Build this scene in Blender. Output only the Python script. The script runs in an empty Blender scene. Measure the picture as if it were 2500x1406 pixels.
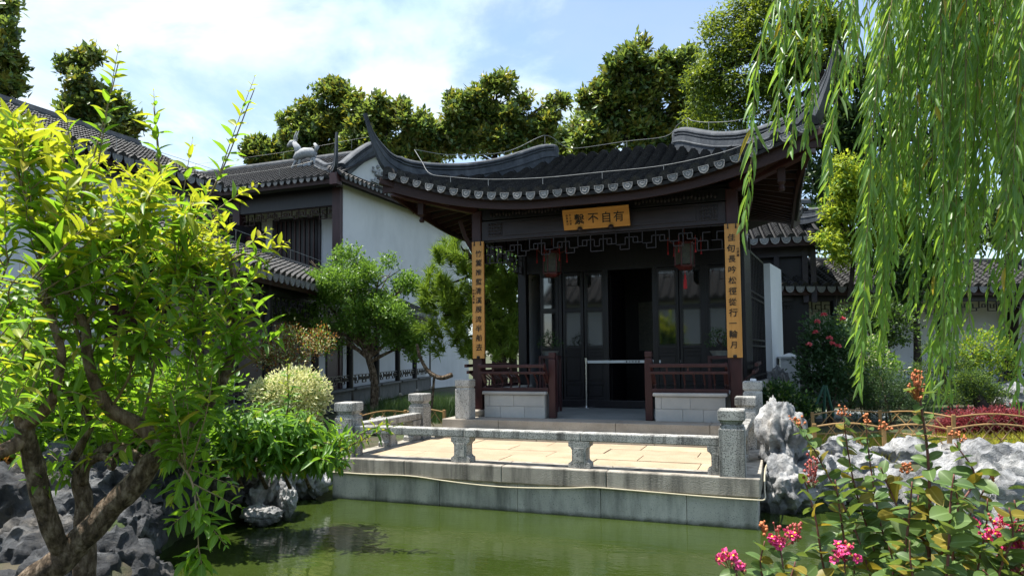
import bpy, math, random
import numpy as np
from mathutils import Vector, Matrix, noise
rng = np.random.default_rng(7); random.seed(7)
scene = bpy.context.scene
COL = scene.collection

# ------------------------------------------------------------------ camera
FPX, PX, PY, EYE = 1700.0, 1250.0, 782.0, 1.25          # focal length and principal point in photo pixels, eye height
YAW, PITCH, ROLL = math.radians(20.9), math.radians(2.8), .0105
_f0 = np.array([-math.sin(YAW), math.cos(YAW), 0]); _r0 = np.array([math.cos(YAW), math.sin(YAW), 0]); _z = np.array([0, 0, 1.])
CF = _f0*math.cos(PITCH) + _z*math.sin(PITCH); _u0 = -_f0*math.sin(PITCH) + _z*math.cos(PITCH)
CR = _r0*math.cos(ROLL) - _u0*math.sin(ROLL); CU = _u0*math.cos(ROLL) + _r0*math.sin(ROLL)
CC = np.array([0, 0, EYE])
cam = bpy.data.cameras.new('camera'); camo = bpy.data.objects.new('camera', cam); COL.objects.link(camo)
cam.sensor_width = 36; cam.sensor_fit = 'HORIZONTAL'; cam.lens = FPX/2500*36
cam.shift_y = (PY-703)/2500; cam.clip_start = .05; cam.clip_end = 2000
camo.matrix_world = Matrix(((CR[0], CU[0], -CF[0], CC[0]), (CR[1], CU[1], -CF[1], CC[1]), (CR[2], CU[2], -CF[2], CC[2]), (0, 0, 0, 1)))
scene.camera = camo
def ray(x, y): return CF + CR*(x-PX)/FPX - CU*(y-PY)/FPX
def at(x, y, d): return CC + ray(x, y)*d
def onz(x, y, z): r = ray(x, y); return CC + r*(z-EYE)/r[2]
def onx(x, y, X): r = ray(x, y); return CC + r*X/r[0]
def ony(x, y, Y): r = ray(x, y); return CC + r*Y/r[1]

# ------------------------------------------------------------------ sky, sun, exposure
SUN = Vector((-.32, -.07, .95)).normalized()
w = bpy.data.worlds.new('World'); scene.world = w; w.use_nodes = True
nt = w.node_tree; nt.nodes.clear()
def N(t, **k):
    n = nt.nodes.new(t)
    for a, b in k.items(): setattr(n, a, b)
    return n
L = nt.links.new
sky = N('ShaderNodeTexSky', sky_type='NISHITA', sun_disc=False, sun_elevation=math.asin(SUN.z),
        sun_rotation=math.atan2(SUN.x, SUN.y), altitude=0, air_density=1.0, dust_density=1.0, ozone_density=1.5)
geo = N('ShaderNodeTexCoord')
sep = N('ShaderNodeSeparateXYZ'); L(geo.outputs['Generated'], sep.inputs[0])
den = N('ShaderNodeMath', operation='ADD'); L(sep.outputs[2], den.inputs[0]); den.inputs[1].default_value = .28
mx = N('ShaderNodeMath', operation='MAXIMUM'); L(den.outputs[0], mx.inputs[0]); mx.inputs[1].default_value = .05
dv = N('ShaderNodeVectorMath', operation='DIVIDE'); L(geo.outputs['Generated'], dv.inputs[0]); L(mx.outputs[0], dv.inputs[1])
mp = N('ShaderNodeMapping'); L(dv.outputs[0], mp.inputs[0]); mp.inputs['Location'].default_value = (CLX, CLY, .3) if 'CLX' in globals() else (3.1, 1.2, .3)
n1 = N('ShaderNodeTexNoise'); n1.inputs['Scale'].default_value = 1.9; n1.inputs['Detail'].default_value = 9; n1.inputs['Roughness'].default_value = .58; n1.inputs['Distortion'].default_value = .35
L(mp.outputs[0], n1.inputs['Vector'])
rp = N('ShaderNodeValToRGB'); rp.color_ramp.interpolation = 'EASE'
rp.color_ramp.elements[0].position = .46; rp.color_ramp.elements[0].color = (.14, .14, .14, 1)
rp.color_ramp.elements[1].position = .64; rp.color_ramp.elements[1].color = (1, 1, 1, 1)
L(n1.outputs['Fac'], rp.inputs[0])
n2 = N('ShaderNodeTexNoise'); n2.inputs['Scale'].default_value = 5; n2.inputs['Detail'].default_value = 8; L(mp.outputs[0], n2.inputs['Vector'])
cr = N('ShaderNodeValToRGB'); cr.color_ramp.elements[0].position = .3; cr.color_ramp.elements[0].color = (3.0, 4.0, 4.7, 1)
cr.color_ramp.elements[1].position = .7; cr.color_ramp.elements[1].color = (4.7, 5.0, 5.3, 1)
L(n2.outputs['Fac'], cr.inputs[0])
mixc = N('ShaderNodeMix', data_type='RGBA'); L(rp.outputs[0], mixc.inputs[0]); L(sky.outputs[0], mixc.inputs[6]); L(cr.outputs[0], mixc.inputs[7])
bg = N('ShaderNodeBackground'); bg.inputs[1].default_value = .12; L(mixc.outputs[2], bg.inputs[0])
wo = N('ShaderNodeOutputWorld'); L(bg.outputs[0], wo.inputs[0])
sl = bpy.data.lights.new('sun', 'SUN'); sl.energy = 4.8; sl.angle = math.radians(.55); sl.color = (1, .955, .88)
so = bpy.data.objects.new('sun', sl); COL.objects.link(so); so.rotation_euler = SUN.to_track_quat('Z', 'Y').to_euler(); so.location = (-10, 4, 30)
vs = scene.view_settings; vs.view_transform = 'Standard'; vs.look = 'None'; vs.gamma = 1; vs.use_curve_mapping = False; vs.exposure = 1.12
cy = scene.cycles; cy.max_bounces = 8; cy.diffuse_bounces = 5; cy.glossy_bounces = 3; cy.transmission_bounces = 6; cy.transparent_max_bounces = 8
cy.use_denoising = True; cy.sample_clamp_indirect = 6; cy.caustics_reflective = False; cy.caustics_refractive = False

# ------------------------------------------------------------------ materials
M = {}
def _ramp(t, fac, stops):
    r = t.nodes.new('ShaderNodeValToRGB')
    while len(r.color_ramp.elements) < len(stops): r.color_ramp.elements.new(.5)
    for e, (p, c) in zip(r.color_ramp.elements, stops): e.position = p; e.color = (*c, 1)
    t.links.new(fac, r.inputs[0]); return r.outputs[0]
def _noise(t, vec, scale, detail=6, rough=.6, dist=0):
    n = t.nodes.new('ShaderNodeTexNoise'); n.inputs['Scale'].default_value = scale; n.inputs['Detail'].default_value = detail
    n.inputs['Roughness'].default_value = rough; n.inputs['Distortion'].default_value = dist
    if vec is not None: t.links.new(vec, n.inputs['Vector'])
    return n.outputs['Fac']
def _mix(t, fac, a, b, mode='MIX'):
    m = t.nodes.new('ShaderNodeMix'); m.data_type = 'RGBA'; m.blend_type = mode
    if isinstance(fac, (int, float)): m.inputs[0].default_value = fac
    else: t.links.new(fac, m.inputs[0])
    for s, v in ((6, a), (7, b)):
        if isinstance(v, tuple): m.inputs[s].default_value = (*v, 1)
        else: t.links.new(v, m.inputs[s])
    return m.outputs[2]
def _map(t, scale, src='pos'):
    if src == 'pos': o = t.nodes.new('ShaderNodeNewGeometry').outputs['Position']
    else: o = t.nodes.new('ShaderNodeTexCoord').outputs['Object']
    m = t.nodes.new('ShaderNodeMapping'); m.inputs['Scale'].default_value = scale; t.links.new(o, m.inputs[0]); return m.outputs[0]
def mat(name, stops, scale=6, rough=.7, bump=.2, bscale=40, streak=None, speck=None, spec=.4, metal=0, var=.0, stretch=(1, 1, 1), coat=0, bdist=.02, tide=None):
    """layered procedural surface: broad mottling, optional run-off streaks, optional mineral specks, fine relief"""
    m = bpy.data.materials.new(name); m.use_nodes = True; t = m.node_tree; b = t.nodes['Principled BSDF']
    v = _map(t, stretch)
    c = _ramp(t, _noise(t, v, scale, 8, .62, .3), stops)
    if speck:
        sc, lo, hi, dark = speck
        f = _ramp(t, _noise(t, v, sc, 3, .7), [(lo, (0, 0, 0)), (hi, (1, 1, 1))])
        c = _mix(t, f, c, dark)
    if streak:
        dark, amt, sx = streak
        sv = _map(t, (sx, sx, .55))
        f = _ramp(t, _noise(t, sv, 1.0, 7, .65), [(.46, (0, 0, 0)), (.66, (amt,)*3)])
        c = _mix(t, f, c, dark)
    if tide:      # slimy growth just above the water line, ragged top
        sp = t.nodes.new('ShaderNodeSeparateXYZ'); t.links.new(_map(t, (1, 1, 1)), sp.inputs[0]); ad = t.nodes.new('ShaderNodeMath'); ad.operation = 'MULTIPLY_ADD'; ad.inputs[1].default_value = .10
        t.links.new(_noise(t, _map(t, (1, 1, 1)), 7, 7, .7), ad.inputs[0]); t.links.new(sp.outputs[2], ad.inputs[2])
        mr0 = t.nodes.new('ShaderNodeMapRange'); mr0.inputs[1].default_value = tide+.05; mr0.inputs[2].default_value = tide+.10; mr0.inputs[3].default_value = .85; mr0.inputs[4].default_value = 0; t.links.new(ad.outputs[0], mr0.inputs[0])
        c = _mix(t, mr0.outputs[0], c, (.035, .045, .018))
    if var:
        oi = t.nodes.new('ShaderNodeObjectInfo')
        h = t.nodes.new('ShaderNodeHueSaturation'); mr = t.nodes.new('ShaderNodeMapRange')
        mr.inputs[3].default_value = 1-var; mr.inputs[4].default_value = 1+var
        t.links.new(oi.outputs['Random'], mr.inputs[0]); t.links.new(mr.outputs[0], h.inputs['Value']); t.links.new(c, h.inputs['Color']); c = h.outputs[0]
    t.links.new(c, b.inputs['Base Color']); b.inputs['Roughness'].default_value = rough
    b.inputs['Specular IOR Level'].default_value = spec; b.inputs['Metallic'].default_value = metal; b.inputs['Coat Weight'].default_value = coat
    if bump:
        bp = t.nodes.new('ShaderNodeBump'); bp.inputs['Strength'].default_value = bump; bp.inputs['Distance'].default_value = bdist
        t.links.new(_noise(t, v, bscale, 5, .65), bp.inputs['Height']); t.links.new(bp.outputs[0], b.inputs['Normal'])
    M[name] = m; return m
def leafmat(name, dark, light, back=None, trans=None, tw=.4, rough=.38, tipc=None, spec=.5):
    k_ = lambda c_, g_: None if c_ is None else tuple(min(.85, q_*g_) for q_ in c_)
    dark, light, back, trans, tipc = k_(dark, 1.12), k_(light, 1.12), k_(back, 1.1), k_(trans, 1.15), k_(tipc, 1.0)
    m = bpy.data.materials.new(name); m.use_nodes = True; t = m.node_tree; b = t.nodes['Principled BSDF']; out = t.nodes['Material Output']
    g = t.nodes.new('ShaderNodeNewGeometry'); oi = t.nodes.new('ShaderNodeObjectInfo')
    ad = t.nodes.new('ShaderNodeMath'); ad.operation = 'ADD'; t.links.new(g.outputs['Random Per Island'], ad.inputs[0]); t.links.new(oi.outputs['Random'], ad.inputs[1])
    fr = t.nodes.new('ShaderNodeMath'); fr.operation = 'FRACT'; t.links.new(ad.outputs[0], fr.inputs[0])
    st = [(0, dark), (.75, light)] + ([(1.0, tipc)] if tipc else [])
    c = _ramp(t, fr.outputs[0], st)
    c = _mix(t, .35, c, _ramp(t, _noise(t, g.outputs['Position'], 2.2, 3), [(.3, dark), (.7, light)]))
    at_ = t.nodes.new('ShaderNodeAttribute'); at_.attribute_name = 'rib'
    rb_ = _ramp(t, at_.outputs['Fac'], [(.86, (0, 0, 0)), (.97, (.55,)*3)])
    c = _mix(t, rb_, c, tuple(min(1, q*1.7+.05) for q in light))
    cf = c
    if back: cf = _mix(t, g.outputs['Backfacing'], c, back)
    t.links.new(cf, b.inputs['Base Color']); b.inputs['Roughness'].default_value = rough; b.inputs['Specular IOR Level'].default_value = spec
    tr = t.nodes.new('ShaderNodeBsdfTranslucent')
    tc = _mix(t, .55, c, trans) if trans else c
    t.links.new(tc, tr.inputs[0]); ms = t.nodes.new('ShaderNodeMixShader'); ms.inputs[0].default_value = tw
    t.links.new(b.outputs[0], ms.inputs[1]); t.links.new(tr.outputs[0], ms.inputs[2]); t.links.new(ms.outputs[0], out.inputs[0])
    M[name] = m; return m

mat('granite', [(.3, (.30, .30, .28)), (.7, (.46, .45, .42))], 5, .8, .35, 90, streak=((.05, .048, .044), .85, 9), speck=(75, .53, .58, (.07, .07, .07)))
mat('granite_clean', [(.3, (.36, .36, .34)), (.7, (.50, .49, .46))], 5, .8, .3, 90, speck=(75, .55, .60, (.10, .10, .10)), streak=((.12, .115, .1), .4, 7))
mat('coping_stone', [(.3, (.27, .245, .205)), (.7, (.40, .365, .31))], 4, .85, .4, 60, streak=((.045, .042, .036), .85, 5), var=.08)
mat('wall_slab', [(.3, (.40, .385, .345)), (.7, (.53, .51, .46))], 2.5, .7, .25, 60, streak=((.05, .06, .055), .7, 3), speck=(90, .6, .66, (.14, .16, .16)), var=.08, tide=-.505)
mat('paver', [(.3, (.30, .23, .15)), (.7, (.395, .315, .215))], 3, .9, .25, 60, speck=(60, .58, .66, (.23, .165, .10)), var=.09)
mat('step_stone', [(.3, (.25, .22, .18)), (.7, (.36, .325, .275))], 3, .85, .25, 50, speck=(80, .58, .64, (.2, .18, .15)), var=.05)
mat('bench_stone', [(.3, (.30, .31, .30)), (.7, (.42, .41, .385))], 2.2, .75, .15, 50, var=.1)
mat('bench_joint', [(.3, (.45, .45, .44)), (.7, (.5, .5, .49))], 5, .8, .1)
mat('sill_stone', [(.3, (.07, .072, .07)), (.7, (.13, .13, .125))], 3, .8, .2, 40)
mat('floor_stone', [(.3, (.17, .19, .19)), (.7, (.24, .255, .25))], 2, .6, .1, 30)
mat('wood_dark', [(.3, (.005, .0045, .006)), (.7, (.011, .009, .012))], 3, .38, .12, 30, spec=.35, stretch=(6, 6, .8))
mat('wood_fret', [(.3, (.021, .016, .019)), (.7, (.034, .027, .031))], 3, .45, .1, 30)
mat('wood_beam', [(.3, (.018, .013, .017)), (.7, (.034, .025, .031))], 3, .4, .15, 30, spec=.35, stretch=(.7, 6, 6))
mat('wood_red', [(.3, (.028, .009, .010)), (.7, (.050, .017, .018))], 3, .42, .12, 30, spec=.35, stretch=(5, 5, .8))
mat('wood_fascia', [(.3, (.020, .008, .0065)), (.7, (.036, .014, .011))], 3, .55, .15, 30, spec=.3, stretch=(.8, 5, 5))
mat('roof_tile', [(.30, (.008, .008, .0085)), (.55, (.022, .022, .023)), (.72, (.09, .09, .088))], 55, .62, .5, 90, spec=.4, var=.25)
mat('roof_deck', [(.3, (.008, .008, .009)), (.7, (.018, .018, .019))], 15, .8, .3)
mat('drip', [(.35, (.10, .105, .11)), (.65, (.29, .295, .30))], 75, .6, 1.0, 95, var=.22)
mat('ridge', [(.3, (.018, .0235, .031)), (.7, (.050, .058, .068))], 9, .7, .35, 50, streak=((.14, .15, .16), .4, 4))
mat('plaster', [(.25, (.56, .58, .60)), (.75, (.68, .69, .70))], .7, .85, .12, 20, streak=((.42, .43, .43), .3, 1.1))
mat('plaster_grey', [(.25, (.50, .51, .51)), (.75, (.62, .63, .62))], 1.2, .85, .12, 20)
mat('board', [(.3, (.47, .215, .045)), (.7, (.62, .31, .085))], 2, .45, .08, 20, stretch=(9, 9, .7), spec=.4)
mat('plaque_wood', [(.3, (.44, .19, .04)), (.7, (.58, .28, .07))], 2, .45, .08, 20, stretch=(.9, 9, 9), spec=.4)
mat('ink', [(.3, (.006, .005, .005)), (.7, (.012, .01, .01))], 8, .5, 0)
mat('ink_red', [(.3, (.10, .03, .02)), (.7, (.12, .04, .02))], 8, .5, 0)
mat('steel', [(.3, (.62, .62, .62)), (.7, (.72, .72, .72))], 4, .22, 0, metal=1)
mat('belt', [(.3, (.55, .6, .6)), (.7, (.65, .69, .69))], 4, .5, .05)
mat('hose', [(.3, (.38, .34, .24)), (.7, (.52, .47, .34))], 5, .45, .05)
mat('wire', [(.3, (.24, .24, .23)), (.7, (.36, .36, .34))], 9, .45, 0, metal=.3)
mat('bamboo', [(.3, (.24, .14, .05)), (.7, (.36, .22, .085))], 6, .5, .1, 30)
mat('bark', [(.34, (.040, .029, .019)), (.5, (.15, .108, .072)), (.68, (.38, .30, .22))], 26, .9, 1.0, 38, stretch=(1, 1, .5), spec=.2, bdist=.07)
mat('bark_pale', [(.32, (.06, .04, .026)), (.5, (.20, .135, .09)), (.68, (.36, .27, .19))], 22, .85, .9, 40, stretch=(1, 1, .4), spec=.2, bdist=.04)
mat('bark_dark', [(.3, (.018, .014, .011)), (.7, (.06, .048, .038))], 9, .9, .8, 40, spec=.2)
mat('twig_green', [(.3, (.16, .13, .06)), (.7, (.26, .19, .09))], 20, .6, .1)
mat('twig_red', [(.3, (.10, .035, .025)), (.7, (.2, .08, .055))], 20, .6, .1)
mat('soil', [(.3, (.045, .036, .024)), (.7, (.10, .085, .055))], 2.5, .95, .6, 25)
mat('lacquer_red', [(.3, (.05, .007, .007)), (.7, (.09, .013, .012))], 8, .4, .05)
mat('tassel_red', [(.3, (.35, .01, .015)), (.7, (.5, .02, .025))], 30, .6, .2)
mat('lamp_glass', [(.3, (.09, .10, .085)), (.7, (.17, .17, .14))], 20, .3, .05)
mat('pot', [(.3, (.06, .03, .022)), (.7, (.1, .05, .035))], 8, .4, .1)
mat('pot_grey', [(.3, (.13, .15, .15)), (.7, (.2, .22, .22))], 8, .5, .1)
mat('green_paint', [(.3, (.008, .05, .032)), (.7, (.014, .08, .05))], 8, .45, .05)
mat('relief', [(.3, (.2, .21, .22)), (.7, (.42, .43, .44))], 12, .8, .5, 40)
mat('petal_pink', [(.3, (.62, .03, .16)), (.7, (.85, .10, .30))], 40, .6, .2)
mat('petal_rose', [(.3, (.50, .04, .06)), (.7, (.75, .20, .22))], 6, .6, .2)
mat('bud', [(.3, (.22, .035, .035)), (.7, (.42, .10, .07))], 30, .5, .1)
mat('stamen', [(.3, (.7, .4, .03)), (.7, (.85, .55, .06))], 30, .6, .1)
mat('seed_orange', [(.3, (.35, .09, .03)), (.7, (.55, .20, .07))], 20, .6, .3)
mat('tissue', [(.3, (.7, .7, .7)), (.7, (.8, .8, .8))], 9, .8, .2)

def rockmat(nm='rock', stops=[(.30, (.07, .073, .078)), (.48, (.27, .275, .28)), (.66, (.56, .555, .54))]):
    m = bpy.data.materials.new(nm); m.use_nodes = True; t = m.node_tree; b = t.nodes['Principled BSDF']
    v = _map(t, (1, 1, 1))
    c = _ramp(t, _noise(t, v, 2.2, 9, .68, .6), stops)
    c = _mix(t, _ramp(t, _noise(t, v, 9, 8, .7, 1.2), [(.52, (0, 0, 0)), (.66, (.6,)*3)]), c, (.085, .08, .072))
    c = _mix(t, _ramp(t, _noise(t, v, 1.2, 6, .6), [(.55, (0, 0, 0)), (.75, (.5,)*3)]), c, (.40, .33, .24))
    # green-black tide mark just above the water
    sp = t.nodes.new('ShaderNodeSeparateXYZ'); t.links.new(v, sp.inputs[0])
    mr = t.nodes.new('ShaderNodeMapRange'); mr.inputs[1].default_value = -.5; mr.inputs[2].default_value = -.40; mr.inputs[3].default_value = .85; mr.inputs[4].default_value = 0
    t.links.new(sp.outputs[2], mr.inputs[0]); c = _mix(t, mr.outputs[0], c, (.03, .034, .02))
    t.links.new(c, b.inputs['Base Color']); b.inputs['Roughness'].default_value = .85
    bp = t.nodes.new('ShaderNodeBump'); bp.inputs['Strength'].default_value = .9; bp.inputs['Distance'].default_value = .07
    t.links.new(_noise(t, v, 9, 10, .72, .9), bp.inputs['Height']); t.links.new(bp.outputs[0], b.inputs['Normal']); M[nm] = m
rockmat()
rockmat('rock_shaded', [(.36, (.012, .013, .015)), (.54, (.05, .053, .058)), (.70, (.24, .245, .25))])  # same limestone with the tree's shade put into its colour
def watermat():
    m = bpy.data.materials.new('pond_water'); m.use_nodes = True; t = m.node_tree; b = t.nodes['Principled BSDF']
    v = _map(t, (1, 1, 1))
    c = _ramp(t, _noise(t, v, .55, 5, .6, .4), [(.3, (.021, .035, .006)), (.7, (.034, .051, .010))])
    t.links.new(c, b.inputs['Base Color']); b.inputs['Roughness'].default_value = .03; b.inputs['IOR'].default_value = 1.48; b.inputs['Specular IOR Level'].default_value = .6
    bp = t.nodes.new('ShaderNodeBump'); bp.inputs['Strength'].default_value = .10; bp.inputs['Distance'].default_value = .05
    sv = _map(t, (1, 2.2, 1))
    ad = t.nodes.new('ShaderNodeMath'); ad.operation = 'MULTIPLY_ADD'; ad.inputs[1].default_value = .35
    t.links.new(_noise(t, sv, 9, 3, .5, .6), ad.inputs[0]); t.links.new(_noise(t, sv, 2.2, 3, .5, .4), ad.inputs[2])
    t.links.new(ad.outputs[0], bp.inputs['Height']); t.links.new(bp.outputs[0], b.inputs['Normal']); M['water'] = m
watermat()
def glassmat():
    m = bpy.data.materials.new('window_glass'); m.use_nodes = True; t = m.node_tree; b = t.nodes['Principled BSDF']; o = t.nodes['Material Output']
    b.inputs['Base Color'].default_value = (.012, .014, .015, 1); b.inputs['Roughness'].default_value = .04; b.inputs['Specular IOR Level'].default_value = 1.0; b.inputs['IOR'].default_value = 1.75
    tr = t.nodes.new('ShaderNodeBsdfTransparent'); tr.inputs[0].default_value = (.8, .85, .85, 1)
    ms = t.nodes.new('ShaderNodeMixShader'); ms.inputs[0].default_value = .85
    t.links.new(tr.outputs[0], ms.inputs[1]); t.links.new(b.outputs[0], ms.inputs[2]); t.links.new(ms.outputs[0], o.inputs[0]); M['glass'] = m
glassmat()
def groundmat():
    m = bpy.data.materials.new('garden_ground'); m.use_nodes = True; t = m.node_tree; b = t.nodes['Principled BSDF']; v = _map(t, (1, 1, 1))
    a = _ramp(t, _noise(t, v, 3, 7, .65), [(.3, (.035, .03, .018)), (.7, (.09, .075, .045))])
    g = _ramp(t, _noise(t, v, 14, 6, .7), [(.3, (.02, .035, .01)), (.7, (.06, .09, .02))])
    t.links.new(_mix(t, _ramp(t, _noise(t, v, .8, 5), [(.42, (0, 0, 0)), (.58, (1, 1, 1))]), a, g), b.inputs['Base Color'])
    b.inputs['Roughness'].default_value = .95; bp = t.nodes.new('ShaderNodeBump'); bp.inputs['Strength'].default_value = .7; bp.inputs['Distance'].default_value = .05
    t.links.new(_noise(t, v, 20, 6, .7), bp.inputs['Height']); t.links.new(bp.outputs[0], b.inputs['Normal']); M['ground'] = m
groundmat()
#         name            dark                light              back               transmitted
leafmat('lf_tree',      (.045, .115, .010), (.12, .225, .018),  None, (.40, .68, .03), .46, .42, spec=.35)
leafmat('lf_young',     (.16, .235, .012),   (.27, .30, .022),   None, (.62, .68, .03), .48, .45, tipc=(.38, .22, .03), spec=.3)
leafmat('lf_shrub',     (.035, .105, .012), (.10, .21, .02),    None, (.34, .60, .03), .4, .42, spec=.35)
leafmat('lf_magnolia',  (.034, .080, .024), (.125, .20, .048), (.14, .15, .045), (.36, .48, .06), .36, .38, tipc=(.17, .16, .03), spec=.5)
leafmat('lf_magnolia_tip', (.11, .15, .025),  (.21, .22, .035),   (.15, .13, .03), (.45, .42, .03), .35, .4, tipc=(.22, .17, .03), spec=.4)
leafmat('lf_camphor',   (.048, .095, .012), (.15, .21, .028),   None, (.40, .48, .03), .4, .45, spec=.3)
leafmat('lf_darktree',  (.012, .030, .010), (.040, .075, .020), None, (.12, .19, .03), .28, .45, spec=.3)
leafmat('lf_small',     (.046, .110, .018), (.14, .245, .038),  None, (.28, .48, .04), .35, .42, spec=.35)
leafmat('lf_pine',      (.080, .150, .022), (.19, .28, .038),  None, (.32, .46, .03), .35, .5, spec=.3)
leafmat('lf_juniper',   (.016, .042, .014), (.048, .090, .028), None, (.14, .24, .05), .25, .5, spec=.3)
leafmat('lf_maple',     (.10, .17, .012),   (.26, .33, .035),   None, (.62, .68, .05), .48, .45, spec=.3)
leafmat('lf_willow',    (.035, .105, .020), (.125, .245, .045), (.15, .23, .09), (.50, .78, .05), .5, .36, spec=.45)
leafmat('lf_willow_y',  (.30, .25, .02),    (.42, .32, .03),    None, (.6, .45, .03), .4, .35)
leafmat('lf_myrtle',    (.035, .080, .020), (.105, .165, .045), (.13, .175, .075), (.32, .42, .05), .33, .42, spec=.35)
leafmat('lf_myrtle_y',  (.12, .10, .014),   (.22, .18, .025),   None, (.5, .36, .03), .42, .45, spec=.3)
leafmat('lf_rose',      (.016, .045, .018), (.05, .10, .038),   None, (.13, .25, .06), .28, .45, spec=.3)
leafmat('lf_varieg',    (.50, .50, .22),    (.74, .73, .47),    None, (.7, .68, .28), .35, .5, tipc=(.14, .22, .03), spec=.3)
leafmat('lf_purple',    (.08, .016, .03),   (.26, .065, .07),   None, (.5, .08, .08), .35, .45, spec=.3)
leafmat('lf_gold',      (.16, .18, .016),   (.36, .33, .035),   None, (.6, .54, .04), .38, .5, spec=.3)
leafmat('lf_grass',     (.035, .075, .01),  (.11, .18, .024),   None, (.32, .42, .03), .38, .5, spec=.3)
leafmat('lf_rust',      (.10, .05, .015),   (.26, .12, .03),    None, (.45, .2, .03), .35, .5, spec=.3)

# ------------------------------------------------------------------ mesh helpers
def wloc(o):
    v = Vector((0, 0, 0))
    while o is not None: v += o.location; o = o.parent
    return v
def tag(o, label=None, cat=None, group=None, kind=None):
    if label: o['label'] = label
    if cat: o['category'] = cat
    if group: o['group'] = group
    if kind: o['kind'] = kind
    return o
def thing(name, loc, label, cat, group=None, kind=None):
    o = bpy.data.objects.new(name, None); o.empty_display_size = .2; COL.objects.link(o); o.location = Vector(loc)
    return tag(o, label, cat, group, kind)
def link(name, me, parent=None, loc=(0, 0, 0)):
    o = bpy.data.objects.new(name, me); COL.objects.link(o); o.parent = parent; o.location = loc; return o
def inst(name, me, mw, parent=None):
    """another object on shared mesh data at a world matrix (parents carry translation only)"""
    o = bpy.data.objects.new(name, me); COL.objects.link(o); o.parent = parent
    o.matrix_basis = Matrix.Translation(-wloc(parent)) @ mw if parent else mw
    return o
def mesh_np(name, V, F, mats, idx=None, smooth=False):
    V = np.asarray(V, dtype=np.float32); F = np.asarray(F, dtype=np.int32); me = bpy.data.meshes.new(name); k = F.shape[1]
    me.vertices.add(len(V)); me.vertices.foreach_set('co', V.ravel()); me.loops.add(F.size); me.loops.foreach_set('vertex_index', F.ravel())
    me.polygons.add(len(F)); me.polygons.foreach_set('loop_start', np.arange(0, F.size, k, dtype=np.int32))
    if idx is not None: me.polygons.foreach_set('material_index', np.asarray(idx, dtype=np.int32))
    if smooth: me.polygons.foreach_set('use_smooth', np.ones(len(F), dtype=bool))
    for m in (mats if isinstance(mats, (list, tuple)) else [mats]): me.materials.append(M[m])
    me.update(calc_edges=True); return me
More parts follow.
